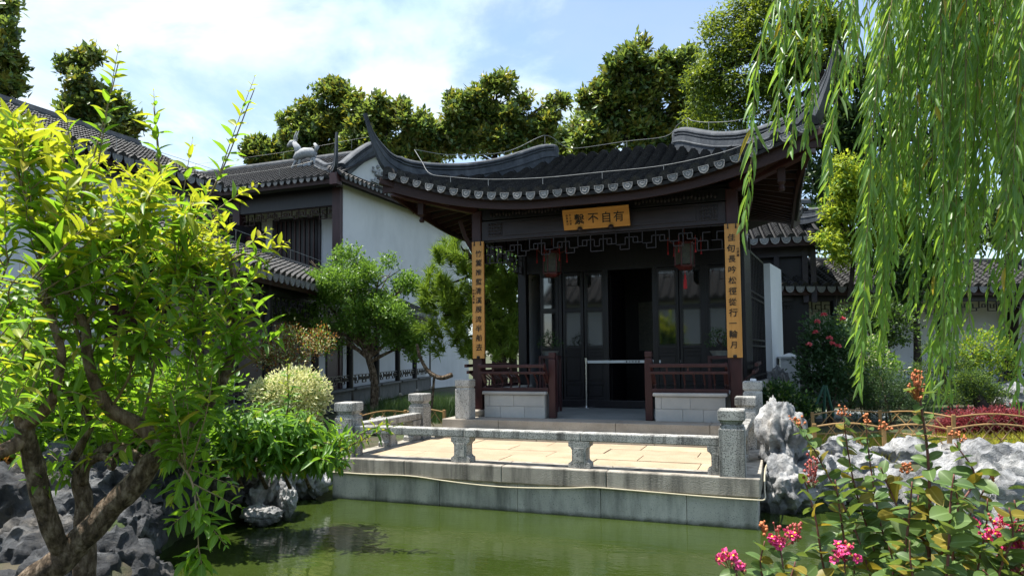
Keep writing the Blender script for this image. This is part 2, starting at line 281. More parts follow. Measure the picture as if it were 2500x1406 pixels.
class MB:
    def __init__(s): s.v = []; s.f = []
    def add(s, vs, fs):
        b = len(s.v); s.v += [tuple(map(float, v)) for v in vs]; s.f += [tuple(b+i for i in f) for f in fs]; return s
    def box(s, x0, x1, y0, y1, z0, z1):
        return s.add([(x0,y0,z0),(x1,y0,z0),(x1,y1,z0),(x0,y1,z0),(x0,y0,z1),(x1,y0,z1),(x1,y1,z1),(x0,y1,z1)],
                     [(3,2,1,0),(4,5,6,7),(0,1,5,4),(1,2,6,5),(2,3,7,6),(3,0,4,7)])
    def bar(s, a, b, wd, ht, up=(0, 0, 1)):
        a = Vector(a); b = Vector(b); d = (b-a).normalized(); u = Vector(up); sd = d.cross(u)
        if sd.length < 1e-4: sd = d.cross(Vector((0, 1, 0)))
        sd.normalize(); u = sd.cross(d).normalized(); sd = sd*wd/2; u = u*ht/2
        return s.add([a-sd-u, a+sd-u, a+sd+u, a-sd+u, b-sd-u, b+sd-u, b+sd+u, b-sd+u], [(0,1,2,3),(7,6,5,4),(0,4,5,1),(1,5,6,2),(2,6,7,3),(3,7,4,0)])
    def tube(s, pts, rad, n=8, cap=True):
        pts = [Vector(p) for p in pts]; rad = [rad]*len(pts) if isinstance(rad, (int, float)) else list(rad)
        ref = None; vs = []; fs = []
        for i, p in enumerate(pts):
            t = (pts[min(i+1, len(pts)-1)]-pts[max(i-1, 0)]).normalized()
            if ref is None: ref = t.orthogonal().normalized()
            ref = (ref - t*ref.dot(t)).normalized(); bi = t.cross(ref)
            for k in range(n):
                a = 2*math.pi*k/n; vs.append(p+(ref*math.cos(a)+bi*math.sin(a))*rad[i])
        for i in range(len(pts)-1):
            for k in range(n): fs.append((i*n+k, i*n+(k+1) % n, (i+1)*n+(k+1) % n, (i+1)*n+k))
        if cap: fs.append(tuple(range(n-1, -1, -1))); fs.append(tuple((len(pts)-1)*n+k for k in range(n)))
        return s.add(vs, fs)
    def lathe(s, c, prof, n=16, square=False):
        vs = []; fs = []; c = Vector(c)
        for r, z in prof:
            for k in range(n):
                a = 2*math.pi*(k+.5)/n; q = math.sqrt(2) if square else 1
                vs.append(c+Vector((r*q*math.cos(a), r*q*math.sin(a), z)))
        for i in range(len(prof)-1):
            for k in range(n): fs.append((i*n+k, i*n+(k+1) % n, (i+1)*n+(k+1) % n, (i+1)*n+k))
        fs.append(tuple(range(n-1, -1, -1))); fs.append(tuple((len(prof)-1)*n+k for k in range(n)))
        return s.add(vs, fs)
    def prism(s, poly, a, b):
        """poly: list of 3-D points; extruded by vector b-a"""
        d = Vector(b)-Vector(a); n = len(poly); vs = [Vector(p) for p in poly]+[Vector(p)+d for p in poly]
        return s.add(vs, [tuple(range(n-1, -1, -1)), tuple(range(n, 2*n))]+[(i, (i+1) % n, n+(i+1) % n, n+i) for i in range(n)])
    def sweep(s, pts, prof, scales=None):
        """prof: closed list of (side, up); swept upright along pts"""
        pts = [Vector(p) for p in pts]; n = len(prof); vs = []; fs = []
        for i, p in enumerate(pts):
            t = (pts[min(i+1, len(pts)-1)]-pts[max(i-1, 0)]); h = Vector((t.x, t.y, 0)).normalized(); sd = Vector((h.y, -h.x, 0))
            t.normalize(); u = sd.cross(t).normalized(); sx, sz = (scales[i] if scales else (1, 1))
            for a, b in prof: vs.append(p+sd*a*sx+u*b*sz)
        for i in range(len(pts)-1):
            for k in range(n): fs.append((i*n+k, (i+1)*n+k, (i+1)*n+(k+1) % n, i*n+(k+1) % n))
        fs.append(tuple(range(n))); fs.append(tuple((len(pts)-1)*n+k for k in range(n-1, -1, -1)))
        return s.add(vs, fs)
    def build(s, name, m, parent=None, smooth=False, bevel=0, at0=None):
        org = wloc(parent) if parent else Vector((0, 0, 0) if at0 is None else at0)
        me = bpy.data.meshes.new(name); me.from_pydata([(v[0]-org.x, v[1]-org.y, v[2]-org.z) for v in s.v], [], s.f); me.materials.append(M[m])
        if smooth:
            me.polygons.foreach_set('use_smooth', np.ones(len(me.polygons), dtype=bool)); 
            if smooth != 'all': me.set_sharp_from_angle(angle=math.radians(40))
        me.update(); o = link(name, me, parent, org if (parent is None and at0 is not None) else (0, 0, 0))
        if bevel: b = o.modifiers.new('edge', 'BEVEL'); b.width = bevel; b.segments = 2; b.limit_method = 'ANGLE'
        return o
def nz(p, s=1, o=0): return noise.noise(Vector(p)*s+Vector((o, o*1.7, -o)))
def bez(a, b, c, n):
    a, b, c = map(np.asarray, (a, b, c)); t = np.linspace(0, 1, n)[:, None]; return a*(1-t)**2+b*2*t*(1-t)+c*t*t
def spline(pts, n):
    P = np.array(pts, float); P = np.vstack([2*P[0]-P[1], P, 2*P[-1]-P[-2]]); out = []
    for i in range(1, len(P)-2):
        for t in np.linspace(0, 1, n, endpoint=False):
            a, b, c, d = P[i-1], P[i], P[i+1], P[i+2]
            out.append(.5*((2*b)+(-a+c)*t+(2*a-5*b+4*c-d)*t*t+(-a+3*b-3*c+d)*t**3))
    out.append(P[-2]); return np.array(out)
# ------------------------------------------------------------------ ground, pond
POND = np.array([(-.2, 9.0), (-.1, 8.15), (.3, 8.3), (.9, 8.75), (1.7, 8.25), (2.2, 7.7), (3.2, 6.9), (4.0, 5.2), (3.6, 3.6), (2.4, 2.7), (.8, 2.35), (-1.2, 2.4), (-2.6, 2.75),
                 (-3.7, 3.45), (-4.6, 4.2), (-5.2, 4.8), (-5.5, 5.4), (-5.45, 6.2), (-5.7, 7.0), (-6.2, 7.8), (-5.9, 8.4), (-5.0, 8.8)])
def pond_sd(x, y):
    d = np.full(x.shape, 1e9); ins = np.zeros(x.shape, bool); n = len(POND)
    for i in range(n):
        a = POND[i]; b = POND[(i+1) % n]; e = b-a
        t = np.clip(((x-a[0])*e[0]+(y-a[1])*e[1])/(e@e), 0, 1); d = np.minimum(d, np.hypot(x-a[0]-t*e[0], y-a[1]-t*e[1]))
        c = ((a[1] > y) != (b[1] > y)) & (x < (b[0]-a[0])*(y-a[1])/(b[1]-a[1]+1e-12)+a[0]); ins ^= c
    return np.where(ins, -d, d)
gx = np.unique(np.concatenate([np.linspace(-600, -40, 8), np.linspace(-40, -8, 25), np.arange(-8, 6, .2), np.linspace(6, 40, 25), np.linspace(40, 600, 8)]))
gy = np.unique(np.concatenate([np.linspace(-600, -12, 8), np.linspace(-12, 1, 20), np.arange(1, 13, .2), np.linspace(13, 45, 25), np.linspace(45, 700, 8)]))
X, Y = np.meshgrid(gx, gy); sd = pond_sd(X, Y)
u = np.clip((sd+.25)/.55, 0, 1); Z = -1.15+(1.15-.04)*(u*u*(3-2*u))
for i in range(Z.shape[0]):
    for j in range(Z.shape[1]):
        if abs(X[i, j]) < 45 and -12 < Y[i, j] < 45: Z[i, j] += .035*noise.noise(Vector((X[i, j]*.9, Y[i, j]*.9, 0)))
# camera-side bank sits a little lower than the garden across the water
Z = np.where((Y < 4) & (sd > -.2), Z-.22*np.clip((4-Y)/1.5, 0, 1), Z)
ny, nx = X.shape; I = np.arange(nx*ny).reshape(ny, nx)
F = np.stack([I[:-1, :-1], I[:-1, 1:], I[1:, 1:], I[1:, :-1]], -1).reshape(-1, 4)
tag(link('ground', mesh_np('ground', np.stack([X, Y, Z], -1).reshape(-1, 3), F, 'ground', smooth=True)), kind='structure')
WZ = -.505
wb = MB(); wb.add([(-7.5, 2, WZ), (5, 2, WZ), (5, 9.3, WZ), (-7.5, 9.3, WZ)], [(0, 1, 2, 3)])
tag(wb.build('pond_water', 'water'), kind='structure')

# ------------------------------------------------------------------ waterside terrace
TX0, TX1, TY0, TY1 = -5.27, -.20, 7.35, 9.75
T = thing('stone_terrace', ((TX0+TX1)/2, 8.5, -.55), 'pale stone terrace projecting into the green pond before the pavilion', 'terrace')
MB().box(TX0+.07, TX1-.07, TY0+.07, 12, -1.2, -.02).build('core', 'soil', T)
random.seed(3)
def stones(name, m, parent, cuts, fn, bev=.006):
    for a, b in zip(cuts[:-1], cuts[1:]): fn(a, b).build(name, m, parent, bevel=bev)
cutx = [TX0, -4.2, -2.95, -1.75, TX1]
stones('coping_stone', 'coping_stone', T, cutx, lambda a, b: MB().box(a+.002, b-.002, TY0, TY0+.38, -.19, random.uniform(-.002, .002)), .012)
for x0, x1 in ((TX0, TX0+.36), (TX1-.36, TX1)):
    stones('coping_stone', 'coping_stone', T, [TY0+.383, 8.6, 9.72], lambda a, b: MB().box(x0, x1, a+.002, b-.002, -.19, random.uniform(-.003, .001)), .012)
wc = [TX0+.03, ony(917, 1180, 7.38)[0], ony(1072, 1190, 7.38)[0], ony(1263, 1200, 7.38)[0], ony(1466, 1220, 7.38)[0], ony(1676, 1230, 7.38)[0], TX1-.03]
stones('wall_slab', 'wall_slab', T, wc, lambda a, b: MB().box(a+.002, b-.002, TY0+.035+random.uniform(-.003, .003), TY0+.2, -1.1, -.193), .006)
for x0, x1 in ((TX0+.035, TX0+.2), (TX1-.2, TX1-.035)):
    stones('wall_slab', 'wall_slab', T, [TY0+.203, 8.3, 9.3, 10.2], lambda a, b: MB().box(x0, x1, a+.002, b-.002, -1.1, -.193), .006)
py = np.linspace(TY0+.385, 9.58, 5)
for r in range(4):
    xs = [TX0+.365]; off = [.55, 1.0, .3, .8][r]; x = xs[0]+off
    while x < TX1-.5: xs.append(x); x += random.uniform(1.05, 1.3)
    xs.append(TX1-.365)
    for a, b in zip(xs[:-1], xs[1:]):
        MB().box(a+.005, b-.005, py[r]+.005, py[r+1]-.005, -.1, -.004+random.uniform(-.006, .004)).build('paver', 'paver', T, bevel=.006)
# two broad steps up to the pavilion floor
S = thing('stone_steps', (-2.6, 9.7, 0), 'broad low stone steps between the terrace and the pavilion floor', 'steps')
stones('step_stone', 'step_stone', S, [-4.95, -3.3, -1.6, -.05], lambda a, b: MB().box(a+.002, b-.002, 9.58, 9.95, -.02, .125), .01)
stones('step_stone', 'step_stone', S, [-4.95, -4.0, -2.2, -.9, .1], lambda a, b: MB().box(a+.002, b-.002, 9.84, 10.3, .127, .26+random.uniform(-.002, .002)), .01)
MB().box(-4.9, .05, 10.302, 15.3, 0, .257).build('floor_slab', 'floor_stone', S)

# ------------------------------------------------------------------ stone railing round the terrace
R = thing('stone_railing', (-2.7, 8.5, 0), 'low weathered granite railing with square posts round three sides of the terrace', 'railing')
def post_profile(h, r):
    return [(r, 0), (r, h-.195), (r*.92, h-.19), (r*.92, h-.165), (r*.78, h-.16), (r*.78, h-.145), (r*.88, h-.135), (r*.88, h-.118), (r*1.04, h-.11), (r*1.04, h-.012), (r*.97, h)]
for (x, y) in ((-.465, 7.485), (-5.09, 7.52), (-5.13, 9.46), (-.42, 9.62)):
    MB().lathe((x, y, 0), post_profile(.672, .125), 4, True).build('post', 'granite', R, bevel=.008)
def hbeam(a, b, wd=.17):
    a = Vector(a); b = Vector(b); MB().bar(a, b, wd, .092).build('beam', 'granite', R, bevel=.012)
fx = [-4.962, -3.46, -2.05, -.592]
for a, b in zip(fx[:-1], fx[1:]): hbeam((a+.002, 7.51, .34), (b-.002, 7.51, .34))
hbeam((-5.105, 7.647, .345), (-5.12, 9.333, .345)); hbeam((-.45, 7.612, .345), (-.43, 9.493, .345))
def support(x, y, along, half=False):
    h = [(-.12, 0), (.12, 0), (.12, .055), (.095, .07), (.08, .085), (.08, .20), (.095, .225), (.12, .24), (.12, .293), (-.12, .293), (-.12, .24), (-.095, .225), (-.08, .20), (-.08, .085), (-.095, .07), (-.12, .055)]
    if half: h = [(max(p, 0), q) for p, q in h]; h = [p for i, p in enumerate(h) if p[0] > 0 or p[1] in (0, .293)]; h = h[:9]+[(0, .293), (0, 0)]; h = [(.12, 0), (.12, .055), (.095, .07), (.08, .085), (.08, .20), (.095, .225), (.12, .24), (.12, .293), (0, .293), (0, 0)]
    s = -1 if half else 1
    if along == 'x': P = [(x+s*a, y-.085, b) for a, b in h]; e = (0, .17, 0)
    else: P = [(x-.085, y+a, b) for a, b in h]; e = (.17, 0, 0)
    m = MB().prism(P, (0, 0, 0), e)
    if along == 'x': m.box(x-.055 if not half else x-.06, x+.055 if not half else x-.01, y-.092, y-.086, .07, .22)
    m.build('support', 'granite', R, bevel=.006)
support(-3.5, 7.51, 'x'); support(-2.07, 7.51, 'x'); support(-.592, 7.51, 'x', True)
support(-5.112, 8.5, 'y'); support(-.44, 8.55, 'y'); support(-5.118, 9.2, 'y')
for (x, y, h, lab) in ((-4.61, 9.98, .61, 'plain granite post at the left end of the pavilion step'), (-.34, 9.95, .60, 'plain granite post at the right end of the pavilion step')):
    o = MB().lathe((x, y, .26), [(.12, 0), (.12, h-.15), (.105, h-.14), (.105, h-.12), (.122, h-.11), (.122, h-.012), (.112, h)], 4, True).build('granite_post', 'granite_clean', None, bevel=.008, at0=(x, y, .26))
    tag(o, lab, 'post', 'granite posts flanking the pavilion step')
tis = MB()
for k in range(9): tis.box(-.34+random.uniform(-.03, .02), -.34+random.uniform(.0, .05), 9.95+random.uniform(-.03, 0), 9.95+random.uniform(.005, .03), .86, .866+random.uniform(.004, .03))
tag(tis.build('crumpled_tissue', 'tissue', None, at0=(-.34, 9.95, .86), bevel=.004), 'crumpled white tissue left on top of the right granite post', 'tissue')
# hose along the front wall
hp = spline([ony(x, y, 7.345) for x, y in ((806, 1151), (900, 1157), (1000, 1161), (1080, 1172), (1160, 1182), (1250, 1189), (1370, 1191), (1440, 1189), (1480, 1191), (1600, 1201), (1720, 1211), (1836, 1219))]
            + [(-.17, 7.36, -.20), (-.168, 7.5, -.14), (-.172, 7.8, -.05), (-.165, 8.2, -.012), (-.13, 8.7, .012), (-.16, 9.2, .014), (-.10, 9.5, .016)], 6)
hp[:, 1] = np.where(hp[:, 0] < -.21, np.minimum(hp[:, 1], 7.338), hp[:, 1])
tag(MB().tube(hp, .0078, 8).build('garden_hose', 'hose', None, True, at0=hp[0]), 'thin cream garden hose sagging along the terrace wall under its coping', 'hose')

# ------------------------------------------------------------------ tiled roofs
def tile_path(mb, pts, side, rad, pitch, n=7, lip=.012):
    """a row of overlapping barrel tiles along a path (pts eave -> top), saw-tooth along its length"""
    P = np.array(pts, float); seg = np.linalg.norm(np.diff(P, axis=0), axis=1); cum = np.concatenate([[0], np.cumsum(seg)]); Lh = cum[-1]
    k = max(2, int(Lh/pitch)); side = np.array(side, float); ang = np.linspace(math.pi*.04, math.pi*.96, n); vs = []; fs = []
    def pt(s): return np.array([np.interp(s, cum, P[:, a]) for a in range(3)])
    rows = []
    for i in range(k):
        s0, s1 = Lh*i/k, Lh*(i+1)/k; j = random.uniform(-.004, .004); dr = random.uniform(-.003, .003)
        rows += [(s0, rad+lip+dr, j), (s1, rad-lip*.3+dr, j)]
    for s, r, j in rows:
        p = pt(s); t = pt(min(s+.02, Lh))-pt(max(s-.02, 0)); t /= np.linalg.norm(t); nr = np.cross(side, t); nr /= np.linalg.norm(nr)
        if nr[2] < 0: nr = -nr
        for a in ang: vs.append(p+side*(math.cos(a)*r+j)+nr*(math.sin(a)*r*1.35-.05))
    for i in range(len(rows)-1):
        for q in range(n-1): fs.append((i*n+q, i*n+q+1, (i+1)*n+q+1, (i+1)*n+q))
    b = len(vs); p = pt(0); t = pt(.05)-p; t /= np.linalg.norm(t); nr = np.cross(side, t); nr *= np.sign(nr[2])/np.linalg.norm(nr)
    for a in ang: vs.append(p+t*.002+side*math.cos(a)*(rad-.022)+nr*(math.sin(a)*(rad-.022)*1.35-.05))
    for q in range(n-1): fs.append((q+1, q, b+q, b+q+1))
    fs.append(tuple(b+q for q in range(n)))
    mb.add(vs, fs); return mb
def drip_mesh(wd, ht):
    """pendant drip tile: shield outline, slightly dished, with a raised rim and relief"""
    out = []
    for a in np.linspace(0, 1, 9):
        x = (a-.5)*wd; out.append((x, ht*(-.62-.38*math.cos((a-.5)*math.pi)*(1-.1*abs(a-.5))) if 0 < a < 1 else -.35*ht))
    poly = [(-wd/2, 0)]+out+[(wd/2, 0)]
    c = (0, -.45*ht); mb = MB(); n = len(poly)
    vs = [(x, -.012, z) for x, z in poly]+[(c[0]+(x-c[0])*.84, -.012, c[1]+(z-c[1])*.84) for x, z in poly]+[(c[0]+(x-c[0])*.78, -.004, c[1]+(z-c[1])*.78) for x, z in poly]+[(c[0]+(x-c[0])*.4, -.011, c[1]+(z-c[1])*.4) for x, z in poly]+[(c[0], -.006, c[1])]+[(x, .006, z) for x, z in poly]
    fs = []
    for r in range(3):
        for i in range(n): fs.append((r*n+i, r*n+(i+1) % n, (r+1)*n+(i+1) % n, (r+1)*n+i))
    for i in range(n): fs.append((3*n+i, 3*n+(i+1) % n, 4*n))
    o = 4*n+1
    for i in range(n): fs.append((i, o+i, o+(i+1) % n, (i+1) % n))
    fs.append(tuple(o+i for i in range(n-1, -1, -1)))
    me = bpy.data.meshes.new('drip_tile'); mb.add(vs, fs); me.from_pydata(mb.v, [], mb.f); me.materials.append(M['drip']); me.update(); return me
DRIP = drip_mesh(.138, .112); DRIPB = drip_mesh(.20, .15)
RIDGE = [(.085, -.08), (.085, .05), (.10, .06), (.10, .075), (.085, .085), (.078, .16), (.06, .165), (.06, .18), (.082, .187), (.082, .203), (.06, .21), (.06, .226), (.088, .232), (.088, .255), (.066, .286), (.03, .302), (-.03, .302), (-.066, .286), (-.088, .255), (-.088, .232), (-.06, .226), (-.06, .21), (-.082, .203), (-.082, .187), (-.06, .18), (-.06, .165), (-.078, .16), (-.085, .085), (-.10, .075), (-.10, .06), (-.085, .05), (-.085, -.08)]
def basis(xa, ya, za, o): return Matrix(((xa[0], ya[0], za[0], o[0]), (xa[1], ya[1], za[1], o[1]), (xa[2], ya[2], za[2], o[2]), (0, 0, 0, 1)))
def roof_slope(par, A, B, S, spacing=.22, rad=.085, pitch=.1, big=False, fascia=.16, drips=True, skip=None):
    """straight tiled slope: eave A->B, S = vector eave -> ridge. Rows and drip tiles are parts sharing mesh data."""
    A, B, S = Vector(A), Vector(B), Vector(S); e = (B-A).normalized(); s = S.normalized(); n = e.cross(s)
    if n.z < 0: n = -n
    Lr = S.length; n_rows = int((B-A).length/spacing)
    mb = MB(); mb.prism([A-n*.02, B-n*.02, B+S-n*.02, A+S-n*.02], (0, 0, 0), -n*.06); mb.build('roof_deck', 'roof_deck', par)
    row = MB(); tile_path(row, [(0, 0, 0), (0, Lr*.5, -.02*Lr*.2), (0, Lr, 0)], (1, 0, 0), rad, pitch, 6)
    me = bpy.data.meshes.new('tile_row'); me.from_pydata(row.v, [], row.f); me.materials.append(M['roof_tile']); me.update()
    out = Vector((-s.x, -s.y, 0)).normalized(); sx = Vector((-out.y, out.x, 0))
    for i in range(n_rows+1):
        p = A+e*(spacing*i)
        inst('tile_row', me, basis(e if e.cross(s).z > 0 else e, s, n, p), par)
        if drips and i < n_rows:
            q = p+e*spacing*.5+out*.02-Vector((0, 0, .01)); yv = -out
            inst('drip_tile', DRIPB if big else DRIP, basis(sx, yv, (0, 0, 1), q), par)
    if fascia:
        c = out*(-.06); MB().prism([A+c-Vector((0, 0, .05)), B+c-Vector((0, 0, .05)), B+c-Vector((0, 0, .05+fascia)), A+c-Vector((0, 0, .05+fascia))], (0, 0, 0), -out*.04).build('eave_board', 'wood_fascia', par)

# ------------------------------------------------------------------ fretwork friezes
def fret(mb, O, ex, w, h, cell=.105, t=.013, dep=.03, corner=0, seed=1):
    """hanging fretwork: stepped meander of thin strips, deeper towards both ends. O = top-left, ex = direction"""
    O = Vector(O); ex = Vector(ex).normalized(); dn = Vector((0, 0, -1)); nrm = ex.cross(dn); rr = random.Random(seed)
    nc = max(4, int(round(w/cell))); c = w/nc; rows = 3; rh = h/rows
    def P(i, j): return O+ex*(i*c)+dn*(j*rh)
    def H(i0, i1, j): mb.bar(P(i0, j), P(i1, j), dep, t, (0, 0, 1))
    def V(i, j0, j1): mb.bar(P(i, j0), P(i, j1), t, dep, nrm)
    H(0, nc, 0); half = nc/2
    def seg(kind, *q):           # mirrored about the middle
        if kind == 'H': H(q[0], q[1], q[2]); H(nc-q[1], nc-q[0], q[2])
        else: V(q[0], q[1], q[2]); V(nc-q[0], q[1], q[2])
    i = 0
    while i < half:
        e = lambda a_: min(a_, half)
        if i < corner:           # deeper panel at the ends
            seg('V', i, 0, 4); seg('H', i, e(i+2), 4 if i < corner-1 else 3); seg('V', e(i+2), 0, 4); seg('H', i, e(i+1.2), 1); seg('V', e(i+1.2), 1, 2.4); seg('H', i+.5, e(i+2), 2.4); seg('V', i+.5, 2.4, 4); i += 2; continue
        seg('V', i, 0, 1.9); seg('H', i, e(i+1.4), 1.9)
        if i+1.4 <= half: seg('V', i+1.4, .9, 1.9)
        seg('H', e(i+.7), e(i+2.6), .9); seg('V', e(i+.7), .9, 1.9)
        if i+2 <= half: seg('V', i+2, 0, 3); seg('H', i+2, e(i+3.4), 3)
        if i+2.6 <= half: seg('V', i+2.6, .9, 2.1); seg('H', i+2.6, e(i+4), 2.1)
        if i+3.4 <= half: seg('V', i+3.4, 2.1, 3)
        i += 4
    return mb

# ------------------------------------------------------------------ lettering
_gl = {}
def glyph(ch, bold=.012):
    if ch in _gl: return _gl[ch]
    c = bpy.data.curves.new('t', 'FONT'); c.body = ch; c.bevel_depth = bold; c.bevel_resolution = 0; c.shear = .06; c.extrude = .004; c.align_x = 'CENTER'; c.size = 1
    o = bpy.data.objects.new('t', c); COL.objects.link(o); bpy.context.view_layer.update()
    me = bpy.data.meshes.new_from_object(o.evaluated_get(bpy.context.evaluated_depsgraph_get())); bpy.data.objects.remove(o)
    V = np.array([v.co for v in me.vertices]); ctr = (V.max(0)+V.min(0))/2
    for v in me.vertices:   # brush-like wobble
        v.co.x += -ctr[0]+.035*noise.noise(Vector((v.co.x*3, v.co.y*3, ord(ch) % 97))); v.co.y += -ctr[1]+.035*noise.noise(Vector((v.co.x*3, v.co.y*3, 9+ord(ch) % 91)))
    me.name = 'character'; me.materials.clear(); me.materials.append(M['ink']); _gl[ch] = me; return me
def put_char(ch, o, xa, ya, size, par, m=None):
    xa = Vector(xa).normalized(); ya = Vector(ya).normalized(); za = xa.cross(ya)
    me = glyph(ch); 
    if m: me = me.copy(); me.materials.clear(); me.materials.append(M[m])
    return inst('character', me, basis(xa*size, ya*size, za*min(size, .5), Vector(o)+za*.002), par)

# ------------------------------------------------------------------ the pavilion
XC, CL, CRX, YC, YD, FZ = -2.62, -4.57, -.57, 10.45, 12.6, .26
PV = thing('waterside_pavilion', (XC, 12.4, FZ), 'dark timber garden pavilion with grey tiled roof and sweeping upturned corners', 'pavilion')
RT = [(0, 5.12), (.03, 4.80), (.08, 4.58), (.15, 4.45), (.24, 4.41), (.38, 4.43), (.53, 4.505), (.69, 4.66), (.83, 4.85), (.92, 4.99), (.985, 5.06), (1.02, 5.03)]
HS = [(0, 4.17), (.09, 4.13), (.22, 4.14), (.3, 4.16), (.53, 4.25), (.75, 4.40), (.9, 4.58), (1.0, 4.76)]
def zh(t): return float(np.interp(t, *zip(*HS)))
def zdrip(s): return 3.53+.08*max(0, s-.5)**2
def eaveY(s): return 9.62-.14*(min(s, 3.3)/3.2)**4
def front_path(x, n=14):
    s = abs(x-XC); ye = eaveY(s); ze = min(zdrip(s)+.105, 4.16)
    if s > 1.1: t = (3.40-s)/2.3; yt = 9.3+2.65*t; zt = zh(t)
    else: yt, zt = 12.05, 4.79
    yt = max(yt, ye+.05); P = []
    for u in np.linspace(0, 1, n): P.append((x, ye+(yt-ye)*u, ze+(zt-ze)*(.74*u+.26*u*u)))
    if s <= 1.1: P += [(x, 12.16, 4.82), (x, 12.28, 4.81), (x, 12.4, 4.77)]
    P[0] = (x, P[0][1]-.035, P[0][2]-.012)
    return P
def side_path(sg, y, n=10):
    k = abs(y-12.2); se = 2.98+.2*(k/2.7)**4; ze = 3.63+.5*(k/2.7)**2.6
    if k > .25: t = (2.9-k)/2.65; st = 3.40-2.3*min(t, 1); zt = zh(min(t, 1))
    else: st, zt = 1.1, 4.78
    st = min(st, se-.05); return [(XC+sg*(se+(st-se)*u), y, ze+(zt-ze)*(.74*u+.26*u*u)) for u in np.linspace(0, 1, n)]
def sheet(name, rows, m, par, th=.05, off=-.06):
    V = np.array(rows, float); a, b = V.shape[:2]; vs = [tuple(p+np.array([0, 0, off])) for r in V for p in r]; vs2 = [tuple(p+np.array([0, 0, off-th])) for r in V for p in r]
    fs = []; n = a*b
    for i in range(a-1):
        for j in range(b-1):
            q = (i*b+j, i*b+j+1, (i+1)*b+j+1, (i+1)*b+j); fs.append(q); fs.append(tuple(n+k for k in reversed(q)))
    for i in range(a-1):
        for j in (0, b-1): fs.append((i*b+j, (i+1)*b+j, n+(i+1)*b+j, n+i*b+j))
    for j in range(b-1):
        for i in (0, a-1): fs.append((i*b+j, i*b+j+1, n+i*b+j+1, n+i*b+j))
    return MB().add(vs+vs2, fs).build(name, m, par)
ROOF = MB()
roof = sheet('roof', [front_path(x)[:14] for x in np.linspace(XC-3.25, XC+3.25, 60)], 'roof_deck', PV)
sheet('back_slope', [[(p[0], 24.4-p[1], p[2]) for p in front_path(x)[:14]] for x in np.linspace(XC-3.25, XC+3.25, 40)], 'roof_deck', roof)
for sg in (-1, 1): sheet('side_slope', [side_path(sg, y) for y in np.linspace(9.55, 14.85, 40)], 'roof_deck', roof)
nrow = 15
for i in range(-nrow, nrow+1):
    x = XC+.205*i
    tile_path(MB(), front_path(x), (1, 0, 0), .079, .068, 9, .021).build('tile_row', 'roof_tile', roof)
    if i < nrow:
        xm = x+.1025; s = abs(xm-XC); tl = math.atan(.16*max(0, s-.5))*(1 if xm > XC else -1)
        inst('drip_tile', DRIP, Matrix.Translation((xm, eaveY(s)-.058, min(zdrip(s), 4.07)+.095)) @ Matrix.Rotation(-tl*.8, 4, 'Y') @ Matrix.Rotation(random.uniform(-.08, .08), 4, 'X') @ Matrix.Diagonal((1, 1, random.uniform(.9, 1.05), 1)), roof)
for sg in (-1, 1):
    for k in range(-12, 13):
        y = 12.2+.207*k
        tile_path(MB(), side_path(sg, y), (0, 1, 0), .082, .09, 6, .012).build('tile_row', 'roof_tile', roof)
        P = side_path(sg, y+.1)
        if k < 12: inst('drip_tile', DRIP, basis((0, sg, 0), (-sg, 0, 0), (0, 0, 1), (P[0][0]+sg*.012, y+.1, P[0][2]-.0)), roof)
    # sweeping hip ridge, flying tip first
    pts = []; sc = []
    for t in np.concatenate([np.linspace(0, .1, 9), np.linspace(.13, 1.0, 26)]):
        zt = float(np.interp(t, *zip(*RT))); k = float(np.clip(t/.12, .16, 1)); 
        pts.append((XC+sg*(3.40-2.3*t), 9.3+2.65*t, zt-.302*k)); sc.append((max(k, .3), k))
    P = np.array(pts); P[1:-1] = .25*P[:-2]+.5*P[1:-1]+.25*P[2:]
    MB().sweep([tuple(p) for p in P], RIDGE, sc).build('hip_ridge', 'ridge', roof, True)
    # end scroll of the ridge
    e = Vector(P[-1]); MB().lathe(e+Vector((0, .03, -.05)), [(.10, 0), (.105, .1), (.085, .2), (.09, .26), (.07, .33), (.02, .36)], 10).build('ridge_end', 'ridge', roof, True)
    # plain low back hips
    MB().sweep([(XC+sg*(3.3-2.2*t), 24.4-9.4-2.5*t, zh(t)+.02) for t in np.linspace(0.02, 1, 12)], [(.07, 0), (.06, .07), (0, .1), (-.06, .07), (-.07, 0)]).build('back_hip', 'ridge', roof, True)
    # corner beam and its hanging bracket
    cx = CL if sg < 0 else CRX
    MB().bar((cx, YC, 3.62), (XC+sg*3.1, 9.62, 3.86), .12, .15).build('corner_beam', 'wood_red', PV, bevel=.01)
    MB().bar((XC+sg*2.3, 10.1, 3.70), (XC+sg*3.22, 9.47, 4.02), .09, .10).build('flying_rafter', 'wood_fascia', PV, bevel=.01)
    q = Vector((XC+sg*2.72, 9.94, 3.55)); MB().box(q.x-.05, q.x+.05, q.y-.05, q.y+.05, q.z-.03, q.z+.2).lathe(q+Vector((0, 0, -.15)), [(.035, 0), (.045, .03), (.03, .08), (.05, .12)], 8).build('hanging_bracket', 'wood_fascia', PV)
